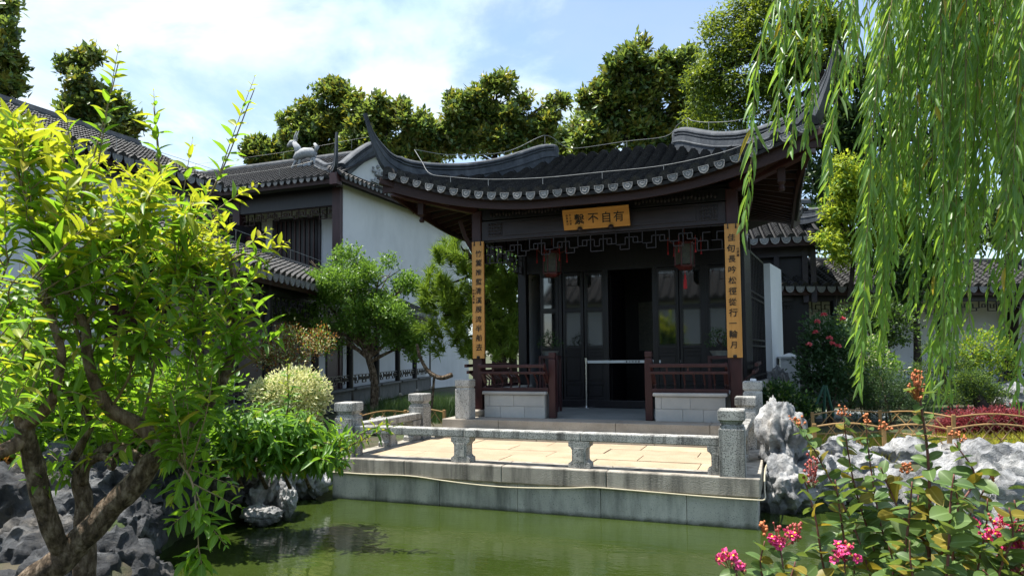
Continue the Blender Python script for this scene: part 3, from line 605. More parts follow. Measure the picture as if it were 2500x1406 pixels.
# eave boards that follow the curve, front and sides
def curved_board(path, out, h0, h1, name='eave_board'):
    V = []; n = len(path); fs = []
    for i, p in enumerate(path):
        k = abs(2*i/(n-1)-1)**3; h = h0+(h1-h0)*k; p = np.array(p); o = np.array(out)
        V += [p, p-np.array([0, 0, h]), p-np.array([0, 0, h])-o*.04, p-o*.04]
    for i in range(n-1):
        for a in range(4): fs.append((i*4+a, i*4+(a+1) % 4, i*4+4+(a+1) % 4, i*4+4+a))
    MB().add(V, fs+[(0, 1, 2, 3), tuple(4*(n-1)+k for k in (3, 2, 1, 0))]).build(name, 'wood_fascia', PV, True)
curved_board([(x, eaveY(abs(x-XC))+.05, min(zdrip(abs(x-XC))+.085, 4.13)) for x in np.linspace(XC-3.2, XC+3.2, 40)], (0, -1, 0), .215, .30)
for sg in (-1, 1): curved_board([(side_path(sg, y)[0][0]-sg*.06, y, side_path(sg, y)[0][2]-.03) for y in np.linspace(9.6, 14.8, 30)], (sg, 0, 0), .19, .28)
# rafters under the eaves
for x in np.arange(XC-2.75, XC+2.8, .22):
    s = abs(x-XC); z0 = min(zdrip(s)+.105, 4.16)-.15; MB().bar((x, eaveY(s)+.1, z0), (x*.92+XC*.08, YC+.25, 3.83), .055, .07).build('rafter', 'wood_fascia', PV)
for sg in (-1, 1):
    for y in np.arange(9.9, 14.6, .24):
        p = side_path(sg, y)[0]; MB().bar((p[0]-sg*.1, y, p[2]-.13), (XC+sg*1.75, y*.9+12.2*.1, 3.86), .055, .07).build('rafter', 'wood_fascia', PV)
# columns on stone drums
for (x, y, red) in ((CL, YC, 1), (CRX, YC, 1), (CL, YD, 0), (CRX, YD, 0), (CL, 15.1, 0), (CRX, 15.1, 0)):
    MB().box(x-.085, x+.085, y-.085, y+.085, FZ+.10, 3.6).build('column', 'wood_red' if red else 'wood_dark', PV, bevel=.015)
    MB().lathe((x, y, FZ), [(.115, 0), (.145, .05), (.14, .085), (.11, .11)], 16).build('column_base', 'step_stone', PV, True)
# beams, carved band, ceiling
MB().box(CL+.085, CRX-.085, YC-.06, YC+.06, 3.10, 3.42).build('lintel', 'wood_beam', PV, bevel=.006)
for a, b in ((CL+.20, CL+.45), (CL+.50, CRX-.50), (CRX-.45, CRX-.20)):
    MB().box(a, b, YC-.075, YC-.061, 3.16, 3.38).build('carved_panel', 'wood_beam', PV, bevel=.006)
    if b-a < .3:
        m = MB()
        for k in range(5):
            for j in range(4): m.lathe((a+.03+k*.048, YC-.078, 3.185+j*.05), [(.017, 0), (.02, .02), (.008, .03)], 6)
        m.build('carving', 'wood_beam', PV)['kind'] = 'stuff'
MB().box(CL-.08, CRX+.08, YC-.045, YC+.045, 3.44, 3.62).build('upper_beam', 'wood_dark', PV, bevel=.006)
m = MB()
for x in np.arange(CL+.25, CRX-.2, .055):
    if not (-3.05 < x < -1.98): m.lathe((x, YC-.058+random.uniform(-.006, .006), 3.475+random.uniform(0, .03)), [(.012, 0), (.022, .03), (.01, .07)], 6)
m.build('carved_frieze', 'wood_beam', PV)['kind'] = 'stuff'
for x in (CL, CRX):
    MB().box(x-.05, x+.05, YC+.085, YD-.085, 3.15, 3.45).build('side_beam', 'wood_beam', PV)
    MB().box(x-.05, x+.05, YD+.085, 15.0, 2.9, 3.45).build('side_beam', 'wood_beam', PV)
MB().box(CL-.03, CRX+.03, YC-.02, 15.2, 3.64, 3.68).build('ceiling', 'wood_dark', PV)
for x in np.arange(CL+.3, CRX, .3): MB().box(x-.03, x+.03, YC+.1, YD, 3.58, 3.638).build('ceiling_joist', 'wood_dark', PV)
# bracket struts at both front columns
for sg, x in ((-1, CL), (1, CRX)):
    MB().sweep([(x+sg*.09, YC-.02, 2.95), (x+sg*.2, YC-.1, 3.2), (x+sg*.26, YC-.15, 3.45)], [(.03, -.03), (.03, .03), (-.03, .03), (-.03, -.03)]).build('bracket', 'wood_fascia', PV)
fret(MB(), (CL+.10, YC-.01, 3.085), (1, 0, 0), CRX-CL-.2, .26, .10, .0095, .03, 4).build('fretwork_frieze', 'wood_fret', PV)
fret(MB(), (CL, YC+.1, 3.13), (0, 1, 0), YD-YC-.2, .26, .10, .0095, .03, 4).build('fretwork_frieze', 'wood_fret', PV)
# front benches: stone blocks, slab, leaning timber backrest, end post
def bench(x0, x1, seed):
    rr = random.Random(seed)
    y0 = 10.25
    MB().box(x0+.012, x1-.012, y0+.014, y0+.34, FZ, .62).build('bench_core', 'bench_joint', PV)
    h = .18
    for r in range(2):
        if r == 0: xs = [x0, x0+(.25+.5*rr.random()*.3), x0+.68, x1]
        else: xs = [x0, x0+.09, x0+.5, x0+.93, x1-.005]
        xs = [a for a in xs if a < x1-.08]+[x1]
        for a, b in zip(xs[:-1], xs[1:]): MB().box(a+.002, b-.002, y0, y0+.3, FZ+.002+r*h, FZ+(r+1)*h-.003).build('bench_block', 'bench_stone', PV, bevel=.003)
    MB().box(x0-.03, x1+.03, y0-.03, y0+.38, .622, .672).build('bench_slab', 'bench_stone', PV, bevel=.012)
    zz = (.695, .93, 1.075)
    for z, lean, t in ((.70, .03, .06), (.965, -.12, .04), (1.07, -.16, .05)):
        MB().bar((x0-.05, y0+lean+.03, z), (x1+.05, y0+lean+.03, z), .045, t).build('backrest_rail', 'wood_red', PV, bevel=.006)
    k = int((x1-x0)/.13)
    for i in range(k+1):
        x = x0+.0+(x1-x0)*i/k
        MB().sweep([(x, y0+.055, .72), (x, y0+.085, .80), (x, y0+.03, .88), (x, y0-.07, .955)], [(.012, -.014), (.012, .014), (-.012, .014), (-.012, -.014)]).build('baluster', 'wood_red', PV)
    for i in range(3):
        x = x0+(x1-x0)*(.2+.3*i); MB().box(x-.012, x+.012, y0-.12, y0-.095, .985, 1.048).build('baluster', 'wood_red', PV)
    for x in (x0-.03, x1+.03): MB().sweep([(x, y0+.08, .69), (x, y0+.13, .80), (x, y0+.03, .93), (x, y0-.11, 1.09)], [(.018, -.028), (.018, .028), (-.018, .028), (-.018, -.028)]).build('backrest_end', 'wood_red', PV)
bench(-4.40, -3.39, 1); bench(-1.70, -.72, 2)
for x in (-3.29, -1.80):
    MB().box(x-.055, x+.055, 10.31, 10.42, FZ, 1.17).box(x-.045, x+.045, 10.32, 10.41, 1.17, 1.19).box(x-.052, x+.052, 10.313, 10.417, 1.19, 1.277).build('end_post', 'wood_red', PV, bevel=.012)
# side benches with their backrests
for x, sg in ((CL, -1), (CRX, 1)):
    MB().box(x-.16, x+.16, YC+.2, YD-.15, FZ, .62).build('side_bench', 'bench_stone', PV)
    MB().box(x-.2, x+.2, YC+.1, YD-.1, .622, .67).build('bench_slab', 'bench_stone', PV, bevel=.01)
    for z, l in ((.70, .0), (.965, .13), (1.07, .17)): MB().bar((x+sg*(.1+l), YC+.05, z), (x+sg*(.1+l), YD-.1, z), .045, .05).build('backrest_rail', 'wood_red', PV)
    for y in np.arange(YC+.15, YD-.1, .14): MB().sweep([(x+sg*.07, y, .72), (x+sg*.06, y, .82), (x+sg*.24, y, .96)], [(.012, -.014), (.012, .014), (-.012, .014), (-.012, -.014)]).build('baluster', 'wood_red', PV)
# door wall: glazed leaves with carved frames, doorway in the middle
zt = 2.78
MB().box(CL+.085, CRX-.085, YD-.05, YD+.05, zt, 3.637).build('transom', 'wood_dark', PV)
MB().box(CL+.085, CRX-.085, YD-.06, YD+.06, FZ, FZ+.14).build('threshold', 'wood_dark', PV, bevel=.01)
def leaf_panel(a, b):
    xa, xb = ony(a, 850, YD)[0], ony(b, 850, YD)[0]; f = .045; y = YD-.045; z0 = FZ+.14
    d = MB().box(xa, xa+f, y, y+.06, z0, zt).box(xb-f, xb, y, y+.06, z0, zt)
    for z in (z0, z0+.28, z0+.80, z0+.93, z0+1.64, zt-.06): d.box(xa+f, xb-f, y, y+.06, z, z+.05)
    leaf = d.build('door_leaf', 'wood_dark', PV, bevel=.004)
    g = MB().box(xa+f, xb-f, y+.022, y+.03, z0+.98, zt-.06).build('glass_pane', 'glass', leaf)
    for za, zb in ((z0+.05, z0+.28), (z0+.33, z0+.80), (z0+.85, z0+.93)):
        MB().box(xa+f, xb-f, y+.02, y+.04, za, zb).box(xa+f+.03, xb-f-.03, y+.008, y+.02, za+.025, zb-.025).build('panel', 'wood_dark', leaf, bevel=.004)
    c = MB(); w_ = xb-xa-2*f      # carved inner frame round the glass
    for z1, z2 in ((z0+.98, z0+1.64), (z0+1.69, zt-.06)):
        for z in np.arange(z1+.02, z2, .035):
            for x in (xa+f+.012, xb-f-.012): c.box(x-.012, x+.012, y+.005, y+.021, z-.011, z+.011)
        for x in np.arange(xa+f+.03, xb-f, .035):
            for z in (z1+.014, z2-.014): c.box(x-.011, x+.011, y+.005, y+.021, z-.012, z+.012)
    c.build('carved_frame', 'wood_dark', leaf)['kind'] = 'stuff'
for a, b in ((1322, 1366), (1377, 1427), (1429, 1480), (1603, 1660), (1662, 1720), (1727, 1783)): leaf_panel(a, b)
for px in (1371, 1484, 1600, 1723): x = ony(px, 850, YD)[0]; MB().box(x-.03, x+.03, YD-.05, YD+.05, FZ+.14, zt).build('mullion', 'wood_dark', PV)
# opened leaves inside the doorway
for px, a in ((1490, .12), (1597, -.12)):
    x = ony(px, 850, YD)[0]; MB().bar((x, YD+.08, 1.5), (x+a, YD+.75, 1.5), .035, 2.4).build('door_leaf', 'wood_dark', PV)
# dark room behind, closed on all sides
MB().box(CL-.04, CL+.04, YD+.09, 15.2, FZ, 3.636).build('room_wall', 'plaster', PV)
MB().box(CRX-.04, CRX+.04, YD+.09, 15.2, FZ, 3.636).build('room_wall', 'plaster', PV)
MB().box(CL+.04, CRX-.04, 15.1, 15.2, FZ, 3.637).build('room_wall', 'wood_dark', PV)
MB().box(CL+.04, CRX-.04, YD+.1, 15.1, FZ-.003, FZ+.004).build('room_floor', 'wood_dark', PV)
x = ony(1577, 780, 15.05)[0]; MB().box(x-.16, x+.16, 15.06, 15.09, 1.3, 2.35).build('window_panel', 'lamp_glass', PV)  # pale panel added in place of a rear window showing greenery
# lattice screen closing the right-hand side
a = at(1833, 800, 11.35); b = at(1866, 800, 13.0); ex = Vector((b[0]-a[0], b[1]-a[1], 0)); Ls = ex.length; ex.normalize(); O = Vector((a[0], a[1], 0))
sc = MB()
for q in np.linspace(0, Ls, 10): sc.bar(O+ex*q+Vector((0, 0, .75)), O+ex*q+Vector((0, 0, 2.9)), .03 if q in (0, Ls) else .016, .03, (ex.y, -ex.x, 0))
for z in (.75, .85, 1.35, 1.45, 2.15, 2.25, 2.9): sc.bar(O+Vector((0, 0, z)), O+ex*Ls+Vector((0, 0, z)), .035, .03)
sc.build('lattice_screen', 'wood_dark', PV)
MB().bar(O+Vector((0, 0, .5)), O+ex*Ls+Vector((0, 0, .5)), .12, .5).build('screen_plinth', 'bench_stone', PV)
MB().bar(O+ex*.02+Vector((0, 0, 1.6)), O-ex*.7+Vector((0, 0, 1.6)), .04, 2.6).build('screen_panel', 'wood_dark', PV)

# boards hung on the pavilion
def couplet(px0, px1, top, bot, text, small, sm_side, lab):
    A = ony((px0+px1)/2, top, YC-.115); B = ony((px0+px1)/2, bot, YC-.115); x = (A[0]+B[0])/2; wd = .205; h = A[2]-B[2]
    o = thing('couplet_board', (x, YC-.115, B[2]), lab, 'sign board', 'couplet boards on the front columns')
    MB().box(x-wd/2, x+wd/2, YC-.125, YC-.088, B[2], A[2]).build('board', 'board', o, bevel=.004)
    for sx in (-1, 1): MB().box(x+sx*.055-.006, x+sx*.055+.006, YC-.135, YC-.126, A[2]-.06, A[2]+.03).lathe((x+sx*.055, YC-.132, A[2]-.07), [(.012, 0), (.012, .02)], 6).build('hook', 'ink', o)
    n = len(text)
    for i, ch in enumerate(text): put_char(ch, (x+random.uniform(-.008, .008)-sm_side*.012, YC-.128, A[2]-h*(.105+.80*i/(n-1))), (1, 0, 0), (0, 0, 1), .115*random.uniform(.92, 1.08), o)
    for i, ch in enumerate(small): put_char(ch, (x+sm_side*.075, YC-.128, A[2]-h*(.42 if sm_side < 0 else .19)-i*.048), (1, 0, 0), (0, 0, 1), .04, o)
    MB().lathe((x, YC-.13, B[2]-.004), [(.02, 0), (.03, .02), (.02, .045)], 8).build('bottom_clip', 'ink', o)
couplet(1155, 1180, 590, 875, '竹篙推監清溪展流半船去', '甲辰夏月書', -1, 'tall ochre calligraphy board on the left front column of the pavilion')
couplet(1775, 1806, 546, 873, '佳句長吟松徑從行一輪月', '山居題', 1, 'tall ochre calligraphy board on the right front column of the pavilion')
b0, b1 = ony(1377, 563, YC-.16), ony(1539, 551, YC-.16); t0, t1 = ony(1367, 515, YC-.27), ony(1533, 499, YC-.27)
bm = Vector((b0+b1)/2); up = Vector((t0+t1)/2)-bm; up.x = 0; wd = (b1[0]-b0[0])*.995; h = up.length; upn = up.normalized(); nrm = Vector((1, 0, 0)).cross(upn)
pl = thing('name_plaque', bm, 'ochre name plaque with four large black characters tilted under the pavilion eave', 'sign board')
Q = [bm+Vector((-wd/2, 0, 0)), bm+Vector((wd/2, 0, 0)), bm+Vector((wd/2, 0, 0))+up, bm+Vector((-wd/2, 0, 0))+up]
MB().prism([q-nrm*.035 for q in Q], (0, 0, 0), nrm*.035).build('board', 'plaque_wood', pl, bevel=.005)
for ch, u_ in (('繫', .25), ('不', .46), ('自', .66), ('有', .845)): put_char(ch, bm+Vector(((u_-.5)*wd, 0, 0))+up*.50, (1, 0, 0), upn, .17, pl)
for j, (txt, u_) in enumerate((('甲子仲夏', .115), ('曲園書印', .065))):
    for i, ch in enumerate(txt): put_char(ch, bm+Vector(((u_-.5)*wd, 0, 0))+up*(.72-.14*i), (1, 0, 0), upn, .035, pl)
for u_ in (.25, .72): MB().lathe(bm+Vector(((u_-.5)*wd, -.02, -.02)), [(.025, 0), (.045, .02), (.03, .05)], 8).build('bracket_clip', 'wood_beam', pl)

# lanterns
def lantern(px, py, yy, lab, tass):
    c = Vector(ony(px, py, yy)); o = thing('palace_lantern', c, lab, 'lantern', 'hexagonal lanterns hung inside the porch')
    def ringpt(k, r, z): a = math.pi/3*k+.3; return c+Vector((r*math.cos(a), r*math.sin(a), z))
    m = MB()
    for k in range(6):
        m.bar(ringpt(k, .15, 0), ringpt(k, .15, .36), .018, .018); m.bar(ringpt(k, .15, 0), ringpt(k+1, .15, 0), .02, .025); m.bar(ringpt(k, .15, .36), ringpt(k+1, .15, .36), .02, .03)
        m.tube(bez(ringpt(k, .15, .37), ringpt(k, .24, .36), ringpt(k, .26, .47), 6), .009, 6)
    m.lathe(c+Vector((0, 0, .38)), [(.16, 0), (.10, .05), (.04, .09), (.012, .12), (.012, 3.62-c.z-.38)], 6); m.build('frame', 'lacquer_red', o)
    for k in range(6): MB().prism([ringpt(k, .143, .03), ringpt(k+1, .143, .03), ringpt(k+1, .143, .34), ringpt(k, .143, .34)], (0, 0, 0), (0, 0, 0.001)).build('pane', 'lamp_glass', o)
    MB().lathe(c+Vector((0, 0, -.06)), [(.10, 0), (.13, .03), (.15, .06)], 6).build('base', 'lacquer_red', o)
    for k in range(6):
        p = ringpt(k, .26, .45); MB().tube([p, p-Vector((0, 0, .2)), p-Vector((0, 0, .26))], [.003, .004, .016], 6).build('tassel', 'tassel_red', o)
    if tass: MB().lathe(c+Vector((0, 0, -.36)), [(.03, 0), (.026, .14), (.014, .17), (.02, .2), (.005, .23), (.004, .32)], 8).build('tassel', 'tassel_red', o)
lantern(1348, 668, 11.5, 'dark red hexagonal hanging lantern above the left bench of the pavilion', False)
lantern(1672, 650, 11.3, 'dark red hexagonal hanging lantern with scarlet tassels above the right bench', True)

# stanchions with a belt between them
s1 = Vector(onz(1432, 995, FZ)); s2 = Vector((onz(1432, 995, FZ)+np.array([2.0, .12, 0])))
for p, lab in ((s1, 'chrome stanchion with a round base standing in the pavilion entrance'), (s2, 'chrome stanchion half hidden behind the right bench')):
    o = thing('stanchion', p, lab, 'stanchion', 'chrome stanchions')
    MB().lathe(p, [(.15, 0), (.15, .012), (.12, .022), (.03, .03)], 24).build('base', 'steel', o, True)
    MB().lathe(p+Vector((0, 0, .03)), [(.021, 0), (.021, .80), (.028, .805), (.028, .88), (.018, .89)], 14).build('post', 'steel', o, True)
o = thing('barrier_belt', s1+Vector((0, 0, .84)), 'pale grey belt with small printing stretched across the pavilion doorway', 'belt')
MB().bar(s1+Vector((.03, 0, .84)), s2+Vector((-.03, 0, .84)), .004, .05).build('webbing', 'belt', o)
for k, ch in enumerate('●文明游園'): 
    d = (s2-s1).normalized(); put_char(ch, s1+d*(.75+.055*k)+Vector((0, -.004, .84)), d, (0, 0, 1), .036, o)

# bonsai on stands
def bonsai(px, py, yy, lab):
    c = Vector(ony(px, py, yy)); o = thing('potted_bonsai', (c.x, c.y, FZ), lab, 'bonsai', 'bonsai on stands inside the porch')
    st = MB().box(c.x-.17, c.x+.17, c.y-.12, c.y+.12, c.z-.05, c.z)
    for a in (-1, 1):
        for b in (-1, 1): st.box(c.x+a*.15-.02, c.x+a*.15+.02, c.y+b*.1-.02, c.y+b*.1+.02, FZ, c.z-.05)
    st.build('stand', 'wood_red', o); MB().lathe((c.x, c.y, c.z), [(.11, 0), (.15, .07), (.16, .08), (.14, .075)], 12).build('pot', 'pot_grey', o, True)
    tr = spline([(c.x, c.y, c.z+.07), (c.x+.05, c.y, c.z+.15), (c.x-.03, c.y, c.z+.24), (c.x+.02, c.y, c.z+.34)], 5); MB().tube(tr, np.linspace(.022, .008, len(tr)), 7).build('trunk', 'bark_dark', o, True)
    BON.append((o, c))
BON = []
bonsai(1343, 868, 11.6, 'small dark bonsai in a tray on a stand behind the left bench')
bonsai(1757, 868, 11.3, 'small dark bonsai on a stand behind the right bench')

# lightning wires on short stand-offs
def wire(pts, lab, offs, dz):
    o = thing('lightning_wire', pts[0], lab, 'wire', 'lightning wires on the roofs')
    MB().tube(spline(pts, 6), .0045, 5).build('conductor', 'wire', o)
    for i in offs: p = Vector(pts[i]); MB().tube([p, p-Vector((0, 0, dz))], .004, 5).build('stand_off', 'wire', o)
wire([ony(x, y, q) for x, y, q in ((1012, 366, 10.2), (1030, 395, 9.9), (1050, 424, 9.72), (1100, 432, 9.72), (1192, 438, 9.75), (1325, 434, 9.75), (1470, 420, 9.75), (1620, 404, 9.75), (1770, 370, 9.75), (1850, 335, 9.8), (1920, 290, 9.75), (1960, 240, 9.7))],
     'pale lightning wire running along the front eave of the pavilion roof', (3, 4, 5, 6, 7, 8, 9), .1)
wire([ony(x, y, q) for x, y, q in ((1015, 366, 9.95), (1100, 378, 10.4), (1230, 372, 11.1), (1310, 338, 11.7), (1330, 331, 11.85), (1350, 337, 11.95), (1375, 356, 12.1), (1410, 362, 12.2), (1530, 345, 12.2), (1625, 333, 12.1), (1655, 305, 11.95), (1678, 289, 11.8), (1690, 295, 11.6), (1730, 299, 11.3), (1800, 294, 10.75), (1880, 268, 10.2), (1950, 215, 9.8))],
     'pale lightning wire looping over the ridge of the pavilion roof', (2, 4, 8, 11, 13, 15), .14)
# ------------------------------------------------------------------ covered corridor on the left
def vec(a, z): return Vector((a[0], a[1], z))
def corridor(o, P0, dr, out, L0, eave_z, cols, depth, rise, over=.35, spacing=.24, big=True, pitch=.09, sill=True, doors=()):
    P0 = Vector((*P0, 0)); dr = Vector((*dr, 0)).normalized(); out = Vector((*out, 0)).normalized(); E = P0+dr*L0
    zz = lambda z: Vector((0, 0, z))
    roof_slope(o, P0+out*over+zz(eave_z), E+out*over+zz(eave_z), out*(-over-depth/2)+zz(rise), spacing, .092, pitch, big)
    roof_slope(o, P0-out*(depth+over)+zz(eave_z), E-out*(depth+over)+zz(eave_z), out*(over+depth/2)+zz(rise), spacing*2, .092, .2, False, .1, False)
    MB().sweep([P0-out*depth/2+zz(eave_z+rise), E-out*depth/2+zz(eave_z+rise)], [(.1, -.05), (.08, .06), (.05, .11), (-.05, .11), (-.08, .06), (-.1, -.05)]).build('roof_ridge', 'roof_tile', o)
    MB().bar(P0+zz(eave_z-.2), E+zz(eave_z-.2), .12, .24).build('eave_beam', 'wood_dark', o)
    n = cols
    for i in range(n+1):
        p = P0+dr*(L0*i/n); MB().lathe(p, [(.085, .05), (.085, eave_z-.1)], 12).build('column', 'wood_dark', o, True); MB().lathe(p, [(.13, 0), (.14, .06), (.1, .1)], 12).build('column_base', 'step_stone', o, True)
        if i < n:
            q = P0+dr*(L0*(i+1)/n); fret(MB(), p+dr*.09+zz(eave_z-.33), dr, (q-p).length-.18, .24, .12, .016, .03, 3).build('fretwork_frieze', 'wood_dark', o)
            if sill:
                MB().bar(p+dr*.1+zz(.22), q-dr*.1+zz(.22), .14, .40).build('sill_wall', 'sill_stone', o); MB().bar(p+dr*.1+zz(.445), q-dr*.1+zz(.445), .3, .05).build('sill_slab', 'sill_stone', o, bevel=.01)
                fret(MB(), p+dr*.1+zz(.78), dr, (q-p).length-.2, .2, .15, .02, .03, 0).build('low_rail', 'wood_dark', o)
    B0 = P0-out*depth; B1 = E-out*depth
    MB().bar(B0+zz(eave_z/2), B1+zz(eave_z/2), .2, eave_z).build('back_wall', 'plaster', o)
    for a, b in doors:
        p = B0+dr*a+out*.105; q = B0+dr*b+out*.105
        f = MB().bar(p+zz(1.15), q+zz(1.15), .03, 2.2).build('doorway', 'wood_dark', o)
        MB().bar(p+dr*.06+out*.02+zz(1.15), q-dr*.06+out*.02+zz(1.15), .02, 2.05).build('door_panel', 'wood_red', f)
    MB().bar(P0-out*depth/2+zz(.02), E-out*depth/2+zz(.02), depth, .08).build('walk', 'floor_stone', o)
dl = (-.272, .962); ol = (.962, .272)
o = thing('covered_corridor', (-9.7, 14, 0), 'low tiled corridor with dark posts and white back wall on the left', 'corridor')
corridor(o, (-7.95, 7.9), dl, ol, 16.2, 2.7, 7, 1.7, .62, doors=((.2, 1.9), (2.9, 4.2), (4.3, 5.6), (5.7, 7.0), (7.1, 8.3), (9.6, 11.0)))
wire([tuple(Vector((-7.95+.962*a-.272*t, 7.9+.272*a+.962*t, z))) for t, a, z in ((0, .2, 2.95), (3, .2, 2.95), (6, .2, 2.95), (10, .2, 2.95))], 'pale lightning wire along the eave of the left corridor', (0, 1, 2), .14)
wire([tuple(Vector((-7.95-.7*.962-.272*t, 7.9-.7*.272+.962*t, z))) for t, z in ((0, 3.62), (2.5, 3.6), (5, 3.6), (9, 3.6), (14, 3.6))], 'pale lightning wire along the ridge of the left corridor', (1, 2, 3), .2)

# ------------------------------------------------------------------ two-storey hall with the white end wall
GX = -12.3
H2 = thing('two_storey_hall', (-16, 19.6, 0), 'two storey hall with big white end wall and black tiled roof', 'building')
MB().prism([(GX, 17.86, 0), (GX, 27, 0), (GX, 27, 6.5), (GX, 17.86, 6.5)], (0, 0, 0), (-.25, 0, 0)).build('end_wall', 'plaster', H2)
MB().prism([(GX+.02, 18.0, 6.86), (GX+.02, 21.3, 6.86), (GX+.02, 19.65, 8.0)], (0, 0, 0), (-.25, 0, 0)).build('gable_panel', 'plaster', H2)
rl = MB(); rs = random.Random(4)
for k in range(46):
    y = 19.75+rs.gauss(0, .14); z = 7.0+abs(rs.gauss(0, .24)); r = rs.uniform(.03, .075)
    rl.lathe((GX+.045+rs.uniform(0, .03), y, z), [(r*.3, -r), (r, -r*.4), (r*.9, r*.4), (r*.2, r)], 6)
rl.box(GX+.02, GX+.09, 19.35, 20.2, 6.93, 7.0); rl.build('gable_relief', 'relief', H2)['kind'] = 'stuff'
roof_slope(H2, (-26, 17.0, 6.55), (GX+.2, 17.0, 6.55), (0, 2.65, 1.40), .24, .09, .09, False)
roof_slope(H2, (-26, 22.3, 6.55), (GX+.2, 22.3, 6.55), (0, -2.65, 1.40), .48, .09, .2, False, .1, False)
roof_slope(H2, (GX+.52, 17.1, 6.56), (GX+.52, 27, 6.56), (-.5, 0, .27), .24, .085, .08, False, .12)
MB().sweep([(-26, 19.65, 7.93), (-12.9, 19.65, 7.93)], [(.13, -.08), (.11, .1), (.07, .17), (-.07, .17), (-.11, .1), (-.13, -.08)]).build('roof_ridge', 'ridge', H2)
for s in (-1, 1):
    P = [(GX-.02, 19.65+s*k, z) for k, z in ((1.72, 6.85), (1.5, 7.02), (1.1, 7.32), (.6, 7.66), (.2, 7.90), (.03, 7.96))]
    MB().sweep([tuple(p) for p in spline(P, 4)], [(a*1.7, b*1.15) for a, b in RIDGE]).build('gable_ridge', 'ridge', H2, True)
P = spline([(-13.6, 18.3, 7.25), (-13.0, 17.85, 6.95), (-12.5, 17.4, 6.78), (-12.0, 17.0, 6.75), (-11.86, 16.88, 7.1), (-11.82, 16.85, 7.75)], 5)
MB().sweep([tuple(p) for p in P], RIDGE, [(1.1-.8*k, 1.0-.7*k**2) for k in np.linspace(0, 1, len(P))]).build('hip_ridge', 'ridge', H2, True)
MB().box(-12.15, -11.9, 16.95, 17.2, 6.28, 6.62).build('corner_beam', 'wood_red', H2)
for x in (-12.46, -16.3, -20.1): MB().box(x-.14, x+.14, 17.72, 18.0, 0, 6.4).build('column', 'wood_red', H2)
MB().box(-26, GX-.26, 17.74, 17.96, 5.86, 6.44).build('eave_beam', 'wood_dark', H2)
for a, b in ((-16.16, -12.6), (-19.96, -16.44)): fret(MB(), (a, 17.82, 5.84), (1, 0, 0), b-a, .27, .13, .02, .04, 4).build('fretwork_frieze', 'wood_fascia', H2)
MB().box(-26, GX-.26, 19.0, 19.15, 0, 6.4).build('front_wall', 'plaster', H2)
for a, b in ((-15.75, -14.05), (-18.6, -16.5)):
    f = MB().box(a-.12, b+.12, 18.94, 18.998, 3.3, 5.86).build('window', 'wood_beam', H2); MB().box(a, b, 18.91, 18.938, 3.4, 5.76).build('pane', 'wood_dark', f)
    for q in np.linspace(a+.1, b-.1, 9): MB().box(q-.025, q+.025, 18.88, 18.908, 3.4, 5.76).build('glazing_bar', 'wood_red', f)
MB().box(-26, GX-.3, 17.75, 17.95, 3.2, 3.5).build('floor_beam', 'wood_dark', H2)
MB().box(-26, GX-.3, 17.95, 19.0, 3.25, 3.4).build('balcony_floor', 'wood_dark', H2)
MB().box(-12.62, -12.5, 18.86, 18.99, 5.55, 5.8).build('wall_lamp', 'plaster_grey', H2)
wire([(-20, 16.95, 6.92), (-17, 16.95, 6.92), (-14, 17.0, 6.95), (-13, 17.3, 7.15)], 'pale lightning wire along the eave of the two storey hall', (0, 1, 2), .2)
wire([(-20, 19.65, 8.4), (-16, 19.65, 8.4), (-13.2, 19.65, 8.5), (GX, 19.2, 8.35), (GX, 19.6, 8.6)], 'pale lightning wire along the ridge of the two storey hall', (0, 1, 2), .3)
# stone beast on the roof: galloping body, neck and head with horns, rocky foot
c = Vector(ony(745, 416, 18.75)); o = thing('roof_beast', c, 'small pale stone beast statue standing on the black roof of the hall', 'statue')
b = MB(); b.tube([c+Vector(p)*1.45 for p in ((-.30, 0, .30), (-.18, 0, .36), (0, 0, .40), (.16, 0, .38), (.28, 0, .33))], [1.45*q for q in (.05, .11, .12, .115, .06)], 10)
b.tube([c+Vector(p)*1.45 for p in ((-.16, 0, .40), (-.22, 0, .55), (-.30, -.02, .66))], [1.45*q for q in (.10, .08, .06)], 8); b.tube([c+Vector(p)*1.45 for p in ((-.26, 0, .67), (-.36, -.02, .66), (-.46, -.03, .60))], [1.45*q for q in (.06, .075, .03)], 8)
for dx in (-.04, .02): b.tube([c+1.45*Vector((-.27+dx, 0, .70)), c+1.45*Vector((-.25+dx, 0, .82)), c+1.45*Vector((-.20+dx, 0, .93))], [1.45*q for q in (.025, .018, .006)], 6)
for x0, x1, zz in ((-.20, -.38, 0), (-.14, -.18, .04), (.2, .30, .06), (.24, .12, .05)): b.tube([c+1.45*Vector((x0, .03, .33)), c+1.45*Vector(((x0+x1)/2, 0, .2)), c+1.45*Vector((x1, -.02, zz))], [1.45*q for q in (.05, .03, .035)], 7)
b.tube([c+Vector(p)*1.45 for p in ((.26, 0, .38), (.33, 0, .5), (.25, 0, .58))], [1.45*q for q in (.04, .05, .03)], 7)
b.build('beast', 'relief', o, 'all')
r = MB(); rs = random.Random(2)
for k in range(22): q = rs.uniform(.05, .1); r.lathe(c+Vector((rs.uniform(-.25, .28), rs.uniform(-.1, .1), rs.uniform(-.05, .16))), [(q*.4, -q), (q, -q*.2), (q*.8, q*.5), (q*.2, q)], 6)
r.box(c.x-.32, c.x+.34, c.y-.14, c.y+.14, c.z-.14, c.z-.02); r.build('rock_foot', 'relief', o)

